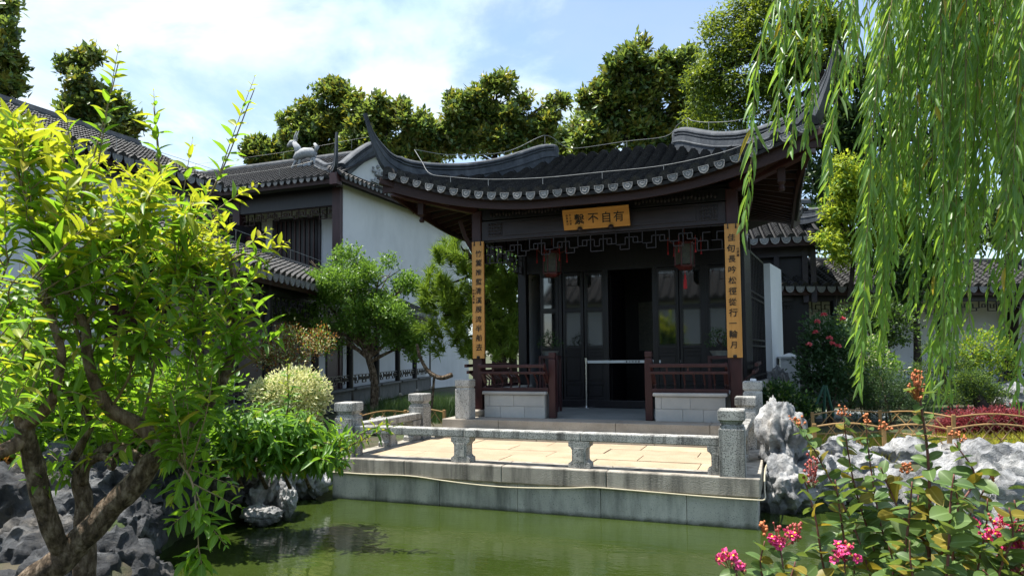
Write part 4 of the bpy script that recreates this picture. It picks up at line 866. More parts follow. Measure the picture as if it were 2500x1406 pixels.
# ------------------------------------------------------------------ long white house at the far left
H1 = thing('white_house', (-13, 9, 0), 'long white walled house with black tiled eave behind the foreground tree', 'building')
MB().box(-11.75, -11.5, 2.5, 11.4, 0, 4.75).build('wall', 'plaster', H1); MB().box(-17, -11.75, 2.5, 2.75, 0, 4.75).build('wall', 'plaster', H1); MB().box(-17, -11.5, 11.15, 11.4, 0, 4.74).build('wall', 'plaster', H1)
roof_slope(H1, (-11.05, 2.2, 4.93), (-11.05, 11.6, 4.93), (-2.4, 0, 1.1), .24, .09, .09, True)
MB().sweep([(-13.5, 2.2, 6.0), (-13.5, 11.6, 6.0)], [(.13, -.08), (.11, .1), (.07, .2), (-.07, .2), (-.11, .1), (-.13, -.08)]).build('roof_ridge', 'ridge', H1)
MB().box(-11.52, -11.3, 2.5, 11.4, 4.62, 4.78).build('eave_cornice', 'wood_dark', H1)
MB().box(-11.495, -11.42, 2.5, 11.4, 0, .45).build('plinth', 'bench_stone', H1)
o = MB(); wire([(-11.0, 2.4, 5.2), (-11.0, 6, 5.2), (-11, 9, 5.2), (-11, 11.5, 5.2)], 'pale lightning wire along the eave of the white house', (1, 2), .2)
# recessed timber front joining the two houses
J = thing('timber_link', (-13, 15, 0), 'dark recessed timber front between the white house and the tall hall', 'building')
MB().box(-15.2, -15.0, 12.65, 17.6, 0, 5.2).build('facade', 'wood_dark', J)
for y in (13.2, 15.0, 16.8): MB().box(-14.98, -14.8, y-.1, y+.1, 0, 4.9).build('column', 'wood_red', J)

# ------------------------------------------------------------------ right background: rear hall eave, white wall, pier, corridor
RH = thing('rear_hall', (0, 18, 0), 'dark rear hall with small upturned eave half hidden behind the pavilion', 'building')
A = Vector(at(1800, 592, 16.5)); B = Vector(at(2012, 566, 16.0)); B.z = A.z = (A.z+B.z)/2
roof_slope(RH, A, B, (-.3, 1.5, .8), .24, .095, .09, True, .16)
MB().box(A.x, B.x-.35, A.y+.75, A.y+3, 0, A.z-.1).build('body', 'wood_dark', RH)
MB().bar((A.x, A.y+.6, A.z-.25), (B.x-.2, B.y+.5, A.z-.25), .15, .3).build('eave_beam', 'wood_beam', RH)
for px in (1895, 1965, 1985): p = Vector(at(px, 620, 16.4)); MB().box(p.x-.06, p.x+.06, A.y+.55, A.y+.67, 2.4, A.z-.2).build('hanging_post', 'wood_beam', RH)
P = spline([at(1915, 537, 17.2), at(1945, 540, 16.8), at(1975, 538, 16.4), at(2003, 530, 16.1), at(2024, 512, 15.9), at(2036, 488, 15.8)], 5)
MB().sweep([tuple(p) for p in P], RIDGE, [(1.0-.6*k, 1.1-.8*k**2) for k in np.linspace(0, 1, len(P))]).build('hip_ridge', 'ridge', RH, True)
a = at(1869, 800, 13.2); b = at(1897, 800, 14.3)
WW = thing('white_wall', ((a[0]+b[0])/2, (a[1]+b[1])/2, 0), 'narrow white plaster wall rising beside the right side of the pavilion', 'wall')
MB().bar(vec(a, 1.55), vec(b, 1.55), .22, 2.75).build('wall', 'plaster', WW); MB().bar(vec(a, .13), vec(b, .13), .26, .3).build('plinth', 'bench_stone', WW)
p = Vector(at(1930, 955, 13.5)); PR = thing('white_pier', (p.x, p.y, 0), 'short white plastered pier with a shallow pointed cap among plants', 'pier')
MB().box(p.x-.165, p.x+.165, p.y-.165, p.y+.165, 0, 1.12).build('shaft', 'plaster', PR, bevel=.01); MB().lathe((p.x, p.y, 1.12), [(.21, 0), (.21, .035), (.02, .1)], 4, True).build('cap', 'plaster_grey', PR)
EC = thing('garden_corridor', (4, 20, 0), 'tiled garden corridor with white wall and hanging fretwork on the right', 'corridor')
corridor(EC, (-1.2, 17.2), (.886, .464), (.464, -.886), 14, 2.78, 5, 1.8, .75, .45, .26, True, .1)
# low arched plastic-bamboo fences
def fence(name, P, lab, h=.36, n=4, arch=.05):
    P = [Vector(p) for p in P]; o = thing(name, P[0], lab, 'fence', 'low bamboo-look fences')
    for a, b in zip(P[:-1], P[1:]):
        d = b-a; nn = max(1, int(round(d.length/.85)))
        for i in range(nn):
            p = a+d*(i/nn); q = a+d*((i+1)/nn)
            top = [p+(q-p)*t+Vector((0, 0, h+arch*math.sin(math.pi*t))) for t in np.linspace(0, 1, 8)]; low = [v-Vector((0, 0, h-.05)) for v in top]
            MB().tube(top, .011, 7).build('top_rail', 'bamboo', o, True); MB().tube([p+(q-p)*t+Vector((0, 0, .05)) for t in (0, 1)], .010, 6).build('bottom_rail', 'bamboo', o, True)
            for k in range(n+1):
                for s in (-1, 1):
                    u0 = k/n; u1 = u0+s*.3
                    if not -.01 <= u1 <= 1.01: continue
                    f = lambda u, z: p+(q-p)*u+Vector((0, 0, z+(arch*math.sin(math.pi*u) if z > .2 else 0)))
                    MB().tube([f(u0, .05), f(u1, h)], .007, 5).build('slat', 'bamboo', o)
        for i in range(nn if b != P[-1] else nn+1): p = a+d*(i/nn); MB().box(p.x-.024, p.x+.024, p.y-.024, p.y+.024, -.1, h+.04).build('post', 'bamboo', o, bevel=.006)
fence('bamboo_fence', [onz(x, y, 0) for x, y in ((1990, 1108), (2160, 1112), (2320, 1118), (2520, 1112))], 'near row of low ochre lattice fence behind the right rocks', .33)
fence('bamboo_fence', [onz(x, y, 0) for x, y in ((1985, 1068), (2150, 1062), (2330, 1078), (2520, 1080))], 'far row of low ochre lattice fence in front of the purple shrubs', .33)
fence('bamboo_fence', [onz(x, y, 0) for x, y in ((880, 1062), (990, 1050), (1085, 1050))], 'low ochre lattice fence behind the left terrace railing', .3)
pt = thing('garden_path', (2, 13, 0), None, None, None, 'structure')
MB().prism([tuple(onz(x, y, -.035)) for x, y in ((1990, 1030), (2160, 1030), (2180, 1008), (2020, 1005))], (0, 0, 0), (0, 0, .06)).build('paving', 'floor_stone', pt)
MB().prism([tuple(onz(x, y, -.035)) for x, y in ((2420, 985), (2560, 1000), (2560, 960), (2400, 962))], (0, 0, 0), (0, 0, .06)).build('paving', 'step_stone', pt)
# white hall facing the pavilion from behind the viewer: the reflections in the door glass
OH = thing('opposite_hall', (-2, -13, 0), 'white walled hall with black roof facing the pavilion across the pond', 'building')
MB().box(-12, 10, -13.3, -13, 0, 4.2).build('wall', 'plaster', OH); roof_slope(OH, (-12.5, -12.3, 4.2), (10.5, -12.3, 4.2), (0, -3, 1.7), .5, .12, .3)
# ------------------------------------------------------------------ foliage
LSHAPE = {   # along, half width, lift: template (verts, tris) in leaf space x = width, y = length, z = up
    'dia': (np.array([(0, 0, 0), (-.5, .42, .06), (0, 1, -.04), (.5, .42, .06)]), np.array([(0, 2, 1), (0, 3, 2)])),
    'leaf': (np.array([(0, 0, 0), (-.34, .26, .07), (0, .28, -.02), (.34, .26, .07), (-.46, .60, .05), (0, .62, -.05), (.46, .60, .05), (0, 1, -.16)]),
             np.array([(0, 2, 1), (0, 3, 2), (1, 2, 5), (1, 5, 4), (2, 3, 6), (2, 6, 5), (4, 5, 7), (5, 6, 7)])),
    'blade': (np.array([(-.5, 0, 0), (.5, 0, 0), (-.32, .55, .03), (.32, .55, .03), (0, 1, -.10)]), np.array([(0, 1, 3), (0, 3, 2), (2, 3, 4)])),
    'needle': (np.array([(-.5, 0, 0), (.5, 0, 0), (0, 1, 0)]), np.array([(0, 1, 2)])),
}
def leaf_template(rows, w, curl, tip):
    V = [(0, 0, 0)]; F = []
    for i, (t, q) in enumerate(rows): z = tip*t**2; V += [(-w*q, t-.02, z+curl*q), (0, t, z), (w*q, t-.02, z+curl*q)]
    V.append((0, 1, tip)); e = len(V)-1; F += [(0, 2, 1), (0, 3, 2)]
    for i in range(len(rows)-1):
        a = 1+3*i; b = a+3; F += [(a, a+1, b+1), (a, b+1, b), (a+1, a+2, b+2), (a+1, b+2, b+1)]
    a = 1+3*(len(rows)-1); F += [(a, a+1, e), (a+1, a+2, e)]; return np.array(V, float), np.array(F)
LSHAPE['lance'] = leaf_template([(.10, .42), (.25, .8), (.45, 1.0), (.66, .86), (.84, .5)], .46, .10, -.2)
LSHAPE['oval'] = leaf_template([(.07, .5), (.22, .86), (.45, 1.0), (.68, .9), (.87, .58)], .5, .12, -.14)
LSHAPE['will'] = leaf_template([(.2, .8), (.45, 1.0), (.75, .6)], .5, .06, -.12)
def unit(a): return a/np.maximum(np.linalg.norm(a, axis=-1, keepdims=True), 1e-9)
def leaf_frames(P, D, Nn, Ln, Wd):
    D = unit(D); X_ = unit(np.cross(D, Nn)); Z_ = np.cross(X_, D); return X_*Wd[:, None], D*Ln[:, None], Z_*Ln[:, None]
def leaf_mesh(name, P, D, Nn, Ln, Wd, mats, idx=None, shape='dia'):
    T, Fc = LSHAPE[shape]; X_, Y_, Z_ = leaf_frames(P, D, Nn, Ln, Wd); n = len(P); k = len(T)
    V = P[:, None, :]+X_[:, None, :]*T[None, :, 0, None]+Y_[:, None, :]*T[None, :, 1, None]+Z_[:, None, :]*T[None, :, 2, None]
    F = (Fc[None]+(np.arange(n)*k)[:, None, None]).reshape(-1, 3)
    me = mesh_np(name, V.reshape(-1, 3), F, mats, None if idx is None else np.repeat(idx, len(Fc)), smooth=k > 8)
    if k > 8: add_rib(me, np.tile(rib_of(T), n))
    return me
def rib_of(T): return (1-np.clip(np.abs(T[:, 0])*3, 0, 1)).astype(np.float32)
def add_rib(me, r): me.attributes.new('rib', 'FLOAT', 'POINT').data.foreach_set('value', r)
def rnd(n): return unit(rng.normal(size=(n, 3)))
def part_mesh(name, me, par, kind=None):
    me.transform(Matrix.Translation(-wloc(par))); o = link(name, me, par)
    if kind: o['kind'] = kind
    return o
def sublump(lumps, k=8, f=.36):
    out = []
    for l in lumps:
        dd = l[4] if len(l) > 4 else 0
        for _ in range(k):
            u_ = rnd(1)[0]*rng.uniform(.4, 1.12); g = f*rng.uniform(.5, 1.25); out.append((l[0]+u_[0]*l[2]*.9, l[1]+u_[1]*l[3]*.9, max(l[2]*g, 8), max(l[3]*g, 7), dd+u_[2]*min(l[2], l[3])*.011))
    return out
def crown_points(lumps, n, d, shell=.5, depth_k=1.0, clump=0, csize=.25):
    """points in a union of ellipsoids given as photo ellipses (px, py, rx, ry[, dd]) at depth d; optional clumping into sprays"""
    A = np.array([l[2]*l[3] for l in lumps], float); pick = rng.choice(len(lumps), n if not clump else max(1, n//clump), p=A/A.sum()); U = rnd(len(pick))
    r = (shell+(1-shell)*rng.random(len(pick)))[:, None]**.7; P = []; O = []
    for i, l in enumerate(lumps):
        s = pick == i; dd = d+(l[4] if len(l) > 4 else 0); c = at(l[0], l[1], dd); k = dd/FPX; u_ = U[s]; rr = r[s]*rng.uniform(.8, 1.12, (s.sum(), 1))
        off = CR*(u_[:, :1]*l[2]*k)+CU*(u_[:, 1:2]*l[3]*k)+CF*(u_[:, 2:3]*min(l[2], l[3]*1.3)*k*depth_k); P.append(c+off*rr); O.append(unit(off))
    P = np.concatenate(P); O = np.concatenate(O)
    if clump:
        m = len(P); P = np.repeat(P, clump, 0); O = np.repeat(O, clump, 0); P = P+rng.normal(size=P.shape)*csize
    return P, O
def tree(name, lab, cat, d, lumps, n, Ln, Wd, mats, base, forks, trunk_r, shape='dia', bark='bark_dark', clump=0, csize=.2, droop=0., shell=.5, group=None, up=.4, mixp=None, outw=.8):
    """crown of single leaf faces gathered in sprays + tapered trunk with limbs reaching into every lump"""
    base = Vector(base); o = thing(name, base, lab, cat, group)
    P, O = crown_points(sublump(lumps), n, d, shell, 1.0, clump, csize); m = len(P)
    D = O*outw+rnd(m)*.9+np.array([0, 0, up-droop]); Nn = O*.5+rnd(m)*.55+np.array([0, 0, .75])
    L_ = Ln*rng.uniform(.65, 1.25, m); W_ = Wd*rng.uniform(.75, 1.2, m)
    idx = None if mixp is None else np.repeat(rng.choice(len(mats), m//max(1, clump)+1, p=mixp), max(1, clump))[:m]
    part_mesh('crown', leaf_mesh('crown', P, D, Nn, L_, W_, mats, idx, shape), o)
    t = MB(); tr = spline(forks[0], 5); t.tube(tr, np.linspace(trunk_r, trunk_r*.55, len(tr)), 9); top = tr[-1]; 
    lim = MB()
    for l in lumps:
        c = at(l[0], l[1], d+(l[4] if len(l) > 4 else 0)); k = d/FPX
        a = top if len(forks) == 1 else tr[int(len(tr)*random.uniform(.6, .99))]
        mid = (np.array(a)+c)/2+np.array([0, 0, .12*np.linalg.norm(c-a)]); q = bez(a, mid, c+CU*l[3]*k*.35, 9); lim.tube(q, np.linspace(trunk_r*.5, trunk_r*.10, 9), 6)
        for _ in range(5):
            e = c+CR*rng.uniform(-.8, .8)*l[2]*k+CU*rng.uniform(-.3, .9)*l[3]*k+CF*rng.uniform(-.6, .6)*l[2]*k; s = q[rng.integers(4, 8)]
            lim.tube(bez(s, (s+e)/2+np.array([0, 0, .05]), e, 5), np.linspace(trunk_r*.18, trunk_r*.05, 5), 4)
    t.build('trunk', bark, o, 'all'); lim.build('limbs', bark, o, 'all'); return o
def gz(px, py, d): p = at(px, py, d); return p
def tr_base(px, d, z=-.05): p = at(px, 870, d); return np.array([p[0], p[1], z])

# --- magnolias and other trees behind the roofs
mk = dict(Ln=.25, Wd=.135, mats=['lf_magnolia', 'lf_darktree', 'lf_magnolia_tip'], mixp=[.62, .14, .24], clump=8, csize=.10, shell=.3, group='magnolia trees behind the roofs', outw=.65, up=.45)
def magnolia(lab, d, lumps, n, bx):
    lumps = [(l[0], l[1], l[2]*1.22, l[3]*1.15) for l in lumps]; n = int(n*1.8)
    b = tr_base(bx, d); t = at(lumps[0][0]*.5+bx*.5, max(l[1] for l in lumps)+10, d)
    tree('magnolia_tree', lab, 'tree', d, lumps, n, base=b, forks=[[b, (b*.5+t*.5)+np.array([.15, 0, 0]), t]], trunk_r=.2, **mk)
magnolia('dark magnolia tree rising above the hall roof ridge left of the pavilion tip', 29, [(800, 275, 62, 60), (803, 222, 26, 26), (745, 325, 52, 48), (820, 335, 70, 55), (735, 300, 30, 25), (770, 380, 70, 40)], 8200, 790)
magnolia('magnolia tree with bronze leaf backs just behind the left roof tip', 28, [(905, 280, 45, 48), (960, 300, 48, 50), (1010, 325, 45, 50), (1045, 350, 32, 48), (900, 340, 60, 60), (985, 370, 70, 40), (870, 262, 28, 24)], 9000, 950)
magnolia('rounded magnolia tree with open lower branches behind the pavilion roof centre', 28, [(1205, 258, 58, 52), (1214, 208, 24, 22), (1130, 280, 52, 46), (1270, 285, 60, 50), (1325, 305, 45, 45), (1362, 245, 20, 18), (1345, 270, 22, 22), (1160, 325, 60, 45), (1240, 330, 70, 45), (1110, 345, 45, 45), (1300, 350, 70, 35)], 10500, 1210)
magnolia('tall magnolia tree standing highest of the magnolias against the sky', 26, [(1560, 145, 52, 48), (1625, 175, 50, 46), (1665, 150, 28, 28), (1490, 205, 58, 48), (1580, 225, 80, 60), (1455, 240, 38, 30), (1500, 280, 80, 55), (1620, 290, 80, 65), (1430, 310, 45, 40), (1440, 345, 70, 40), (1550, 340, 90, 50), (1680, 240, 35, 60)], 15500, 1570)
magnolia('small low magnolia tree over the black roof at left', 32, [(640, 372, 40, 24), (690, 368, 45, 28), (615, 380, 25, 22), (660, 395, 60, 22), (720, 345, 30, 26)], 4200, 660)
magnolia('sparse young magnolia tree behind the left foreground leaves', 24, [(205, 135, 30, 28), (175, 165, 26, 20), (185, 215, 38, 34), (235, 250, 42, 34), (285, 262, 32, 26), (310, 305, 28, 22), (200, 285, 55, 40), (260, 320, 60, 35)], 3600, 225)
magnolia('dark tree cut off by the left edge of the picture', 22, [(5, 90, 40, 60), (15, 160, 45, 50), (30, 205, 34, 30), (-20, 40, 50, 60), (10, 260, 50, 50)], 3600, -40)
magnolia('hazy low magnolia tree in the gap left of the tallest magnolia', 33, [(1385, 350, 40, 34), (1420, 370, 50, 30), (1350, 375, 50, 26), (1330, 345, 30, 24)], 3000, 1385)
magnolia('hazy low magnolia tree in the gap right of the left roof tip', 34, [(1060, 330, 32, 34), (1085, 365, 40, 26), (1040, 372, 40, 24), (870, 380, 60, 26)], 3200, 1070)
b = tr_base(2045, 21)
tree('camphor_tree', 'big airy light green tree with dark trunk behind the right roof tip', 'tree', 21, [(1800, 75, 70, 55), (1870, 30, 90, 50), (1765, 150, 55, 55), (1850, 140, 90, 60), (1740, 215, 62, 50), (1820, 235, 85, 55), (1910, 210, 70, 60), (1960, 110, 80, 80), (1765, 285, 70, 40), (1860, 300, 70, 45), (1950, 300, 60, 50), (1710, 200, 30, 30), (2000, 30, 90, 60)],
     34000, .14, .055, ['lf_camphor', 'lf_darktree'], b, [[b, at(2050, 500, 21), at(2065, 330, 21), at(2045, 200, 21), at(2050, 100, 21)], 0], .26, clump=10, csize=.16, shell=.45, mixp=[.8, .2], up=.1, droop=.3)
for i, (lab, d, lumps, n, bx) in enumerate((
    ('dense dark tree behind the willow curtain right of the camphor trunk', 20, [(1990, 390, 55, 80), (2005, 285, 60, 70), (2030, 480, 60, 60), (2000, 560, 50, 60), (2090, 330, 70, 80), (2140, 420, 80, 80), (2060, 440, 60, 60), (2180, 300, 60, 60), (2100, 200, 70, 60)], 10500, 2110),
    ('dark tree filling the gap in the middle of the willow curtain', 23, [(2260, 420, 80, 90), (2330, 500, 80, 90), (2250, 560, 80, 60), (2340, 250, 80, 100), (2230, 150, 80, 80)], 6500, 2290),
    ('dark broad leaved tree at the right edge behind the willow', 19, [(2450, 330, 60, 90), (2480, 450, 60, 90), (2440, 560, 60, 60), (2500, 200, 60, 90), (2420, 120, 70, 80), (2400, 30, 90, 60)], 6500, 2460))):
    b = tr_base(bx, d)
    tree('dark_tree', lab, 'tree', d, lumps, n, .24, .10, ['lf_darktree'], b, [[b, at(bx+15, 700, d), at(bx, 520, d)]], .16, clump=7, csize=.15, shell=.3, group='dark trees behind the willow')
b = tr_base(2076, 15.5)
tree('maple_tree', 'small bright yellow green tree beside the rear hall eave', 'tree', 15.5, [(2085, 425, 62, 36), (2140, 450, 60, 42), (2060, 475, 50, 34), (2175, 490, 50, 45), (2110, 515, 80, 42), (2040, 530, 40, 30), (2060, 575, 55, 34), (2140, 585, 60, 40), (2050, 620, 45, 24), (2200, 560, 50, 50)],
     12500, .115, .055, ['lf_maple', 'lf_small'], b, [[b, at(2070, 800, 15.5), at(2078, 700, 15.5), at(2085, 610, 15.5)]], .075, clump=8, csize=.09, shell=.4, mixp=[.82, .18], up=0, droop=.35, outw=1.0)

for lab, lumps, bx in (('distant hazy green tree low behind the hall roof and the left roof tip', [(830, 375, 60, 30), (900, 365, 60, 36), (970, 370, 50, 30), (760, 385, 60, 22)], 880),
                       ('distant hazy green tree low behind the middle of the pavilion roof', [(1090, 350, 50, 36), (1160, 365, 60, 30), (1400, 335, 50, 34), (1350, 360, 60, 30), (1290, 370, 60, 26), (1440, 300, 40, 34)], 1250),
                       ('distant hazy green tree between the tallest magnolia and the airy tree', [(1700, 300, 50, 50), (1660, 345, 50, 34), (1720, 220, 34, 44), (1690, 160, 26, 34)], 1700)):
    b = tr_base(bx, 38)
    tree('distant_tree', lab, 'tree', 38, lumps, 5200, .26, .12, ['lf_magnolia', 'lf_camphor'], b, [[b, at(bx, 600, 38), at(bx, 430, 38)]], .2, clump=7, csize=.2, shell=.2, mixp=[.6, .4], group='distant trees between the magnolias')
b = tr_base(1255, 18.5)
tree('evergreen_tree', 'dark evergreen tree seen through the open left side of the pavilion', 'tree', 18.5, [(1215, 640, 50, 40), (1270, 680, 50, 50), (1210, 740, 60, 50), (1270, 790, 50, 50), (1220, 830, 60, 45), (1290, 620, 40, 40), (1180, 680, 40, 50)], 9000, .13, .06, ['lf_small', 'lf_darktree'], b, [[b, at(1250, 800, 18.5), at(1245, 700, 18.5)]], .12, clump=8, csize=.12, shell=.3, mixp=[.45, .55])
b = tr_base(2235, 15.2)
tree('shade_tree', 'dark broad tree hanging over the corridor roof right of the maple', 'tree', 15.2, [(2170, 640, 50, 40), (2230, 680, 60, 50), (2290, 650, 50, 50), (2180, 710, 50, 36), (2260, 600, 50, 40), (2320, 590, 50, 50)], 8000, .12, .06, ['lf_darktree', 'lf_small'], b, [[b, at(2240, 850, 15.2), at(2235, 740, 15.2)]], .1, clump=8, csize=.1, shell=.3, mixp=[.75, .25])
# --- garden trees in the middle ground
b = tr_base(912, 14.6)
tree('round_small_leaf_tree', 'rounded small leaved tree with forked trunk left of the pine', 'tree', 14.6, [(870, 646, 74, 46), (803, 681, 72, 50), (930, 678, 74, 51), (763, 721, 60, 43), (860, 731, 108, 63), (965, 741, 74, 59), (703, 761, 55, 29), (758, 791, 72, 41), (860, 806, 84, 46), (945, 806, 81, 48), (1010, 806, 50, 43), (803, 836, 48, 27), (1000, 851, 45, 27), (990, 696, 40, 34)],
     30000, .075, .036, ['lf_small'], b, [[b, at(914, 930, 14.6), at(900, 875, 14.6), at(890, 845, 14.6)], 0], .095, bark='bark', clump=9, csize=.07, shell=.45, up=.5)
# leaning rope-like branch beside it
hb = spline([at(1018, 840, 14), at(1025, 870, 13.9), at(1045, 905, 13.8), at(1075, 922, 13.7), at(1103, 915, 13.6)], 5)
lo = thing('leaning_sapling', tr_base(1050, 13.8), 'bare bent branch curving above the granite posts', 'tree')
MB().tube(np.vstack([spline([tr_base(1050, 13.8), at(1057, 960, 13.8), at(1060, 920, 13.8)], 4)]), .025, 7).build('trunk', 'bark', lo, 'all'); MB().tube(hb, np.linspace(.03, .05, len(hb)), 8).build('branch', 'bark', lo, 'all')
# pine
def pine(name, lab, d, tufts, base, path, r, nl, nn, mat_, spread=1.0, tr_bark='bark_dark'):
    o = thing(name, base, lab, 'tree'); P = []; D = []; t = MB(); tr = spline(path, 5); t.tube(tr, np.linspace(r, r*.4, len(tr)), 8)
    for (px, py, rx, ry, k) in tufts:
        c = at(px, py, d); j = int(np.argmin(np.linalg.norm(tr-c, axis=1))); t.tube(bez(tr[j], (tr[j]+c)/2-np.array([0, 0, .1]), c, 6), np.linspace(r*.35, r*.12, 6), 5)
        for _ in range(k):
            q = c+CR*rng.uniform(-1, 1)*rx*d/FPX+CU*rng.uniform(-1, 1)*ry*d/FPX+CF*rng.uniform(-.8, .8)*rx*d/FPX
            ax = unit((q-c)*.6+np.array([0, 0, .55])+rng.normal(size=3)*.25)
            s = rng.random(nn); P.append(q+ax*(s[:, None]-.5)*nl*1.5); D.append(unit(ax*.75+rnd(nn)*.85*spread))
    P = np.concatenate(P); D = np.concatenate(D); m = len(P); t.build('trunk', tr_bark, o, 'all')
    part_mesh('needles', leaf_mesh('needles', P, D, rnd(m), nl*rng.uniform(.7, 1.2, m), np.full(m, .021*d/14), [mat_], None, 'needle'), o, 'stuff')
b = tr_base(1215, 14.2)
pine('pine_tree', 'long needled pine tree growing beside the left side of the pavilion', 14.2, [(1125, 600, 50, 36, 14), (1100, 640, 40, 24, 9), (1150, 655, 40, 30, 10), (1075, 695, 42, 30, 11), (1130, 715, 60, 34, 15), (1195, 720, 60, 40, 15), (1240, 690, 46, 34, 12), (1080, 770, 50, 32, 13), (1140, 780, 50, 36, 13), (1205, 790, 60, 38, 15), (1245, 760, 34, 40, 10), (1095, 830, 46, 30, 11), (1180, 840, 50, 26, 11), (1235, 840, 32, 28, 8), (1060, 735, 30, 20, 6)],
     b, [b, at(1230, 900, 14.2), at(1205, 800, 14.2), at(1180, 700, 14.2), at(1140, 610, 14.2)], .1, .23, 130, 'lf_pine')
for (o, c) in BON:
    n = 420; cl = np.array([(c.x+a, c.y, c.z+z) for a, z in ((-.08, .30), (.07, .27), (0, .38), (-.12, .2), (.13, .19))]); P = cl[rng.integers(0, 5, n)]+rng.normal(size=(n, 3))*np.array([.055, .05, .028])
    part_mesh('foliage', leaf_mesh('foliage', P, rnd(n), rnd(n)+np.array([0, 0, 1]), rng.uniform(.025, .05, n), rng.uniform(.012, .022, n), ['lf_juniper']), o)

# --- shrubs
def shrub(name, lab, d, lumps, n, Ln, Wd, mats, base, stems=6, shape='dia', clump=6, csize=.05, mixp=None, up=.5, shell=.4, cat='shrub', group=None, stuff=False, outw=.9, bark='bark'):
    base = np.array(base); o = thing(name, base, lab, cat, group); P, O = crown_points(lumps, n, d, shell, 1.0, clump, csize); m = len(P)
    idx = None if mixp is None else rng.choice(len(mats), m, p=mixp)
    D = O*outw+rnd(m)*.8+np.array([0, 0, up]); Nn = O*.4+rnd(m)*.5+np.array([0, 0, .8])
    part_mesh('foliage', leaf_mesh('foliage', P, D, Nn, Ln*rng.uniform(.65, 1.25, m), Wd*rng.uniform(.75, 1.2, m), mats, idx, shape), o, 'stuff' if stuff else None)
    s = MB()
    for i in range(stems):
        l = lumps[i % len(lumps)]; e = at(l[0], l[1]-l[3]*.3, d+(l[4] if len(l) > 4 else 0)); a = base+rng.normal(size=3)*np.array([.05, .05, 0]); s.tube(bez(a, (a+e)/2+np.array([0, 0, .1]), e, 6), np.linspace(.018, .005, 6), 5)
    s.build('stems', bark, o, 'all'); return o
shrub('variegated_shrub', 'round shrub of creamy white variegated leaves left of the terrace', 10.2, [(720, 950, 80, 52), (680, 975, 60, 40), (755, 975, 50, 46), (700, 1020, 90, 36), (640, 955, 34, 26)], 10500, .055, .03, ['lf_varieg', 'lf_small'], tr_base(710, 10.2), clump=6, csize=.035, mixp=[.86, .14], shell=.6)
shrub('bronze_shrub', 'dim bronze leaved shrub in front of the left corridor', 12.0, [(680, 860, 50, 34), (730, 850, 40, 44), (700, 820, 36, 30), (655, 880, 34, 24), (785, 830, 30, 34)], 3400, .05, .026, ['lf_rust', 'lf_small', 'lf_varieg'], tr_base(700, 12), mixp=[.5, .3, .2])
shrub('rose_bush', 'dark rose bush with red and pink blooms beside the white pier', 12.2, [(2010, 835, 52, 44), (1990, 900, 50, 50), (2040, 890, 60, 55), (2000, 800, 40, 26), (2060, 830, 50, 40), (2020, 950, 60, 36)], 5600, .075, .045, ['lf_rose'], tr_base(2020, 12.2), clump=5, csize=.06)
shrub('evergreen_bush', 'dark rounded evergreen bush behind the rose bush under the corridor roof', 14.5, [(2090, 780, 60, 40), (2150, 770, 50, 50), (2120, 830, 60, 50), (2190, 800, 50, 50)], 4200, .08, .045, ['lf_darktree', 'lf_small'], tr_base(2130, 14.5), mixp=[.75, .25])
shrub('glossy_bush', 'bush with pale glinting leaves between the rose bush and the bonsai pines', 12.6, [(2110, 865, 50, 46), (2080, 920, 40, 36), (2150, 900, 44, 40), (2100, 960, 50, 30)], 3600, .065, .035, ['lf_small', 'lf_varieg'], tr_base(2110, 12.6), mixp=[.86, .14])
shrub('juniper_shrub', 'wide dark green juniper behind the far fence', 11.8, [(2160, 975, 70, 40), (2100, 1000, 50, 30), (2220, 960, 60, 40), (2150, 930, 60, 34), (2230, 1000, 60, 34)], 9000, .05, .014, ['lf_juniper'], tr_base(2170, 11.8), clump=10, csize=.06, up=.4)
shrub('cloud_pine', 'cloud pruned bonsai pine with spreading dark pads before the white wall', 12.6, [(2295, 850, 48, 20), (2260, 905, 40, 20), (2335, 890, 40, 20), (2370, 930, 50, 20), (2300, 950, 60, 24), (2400, 960, 46, 18)], 8000, .055, .011, ['lf_juniper', 'lf_pine'], tr_base(2330, 12.6), 7, clump=12, csize=.05, mixp=[.75, .25], cat='tree')
shrub('layered_pine', 'layered dwarf pine on a thick dark stump behind the purple shrubs', 10.8, [(2390, 952, 56, 16), (2340, 972, 40, 14), (2440, 965, 30, 12), (2370, 925, 44, 16)], 6000, .05, .011, ['lf_juniper', 'lf_pine'], tr_base(2395, 10.8), 5, clump=12, csize=.045, mixp=[.7, .3], cat='tree')
st = thing('tree_stump', tr_base(2396, 10.75), 'thick dark stump rising from the purple shrubs', 'stump'); p = at(2396, 1010, 10.75)
MB().tube([p+np.array([0, 0, -.35]), p+np.array([.02, 0, -.1]), p+np.array([0, 0, .15]), p+np.array([-.06, 0, .3])], [.14, .11, .10, .06], 10).build('trunk', 'bark_dark', st, 'all')
shrub('pale_young_shrub', 'airy young shrub with small pale green leaves before the corridor wall', 13.5, [(2370, 860, 30, 44), (2420, 850, 44, 50), (2460, 890, 28, 44), (2400, 900, 44, 34), (2350, 880, 20, 26)], 2600, .07, .038, ['lf_maple', 'lf_small'], tr_base(2410, 13.5), 9, clump=4, csize=.05, mixp=[.45, .55])
shrub('purple_hedge', 'low spreading purple leaved shrubs behind the bamboo fence', 10.4, [(2350, 1030, 60, 26), (2420, 1025, 80, 26), (2480, 1030, 60, 30), (2320, 1050, 50, 18), (2400, 1055, 90, 20), (2540, 1035, 60, 26)], 14000, .045, .024, ['lf_purple'], tr_base(2420, 10.4), clump=6, csize=.04)
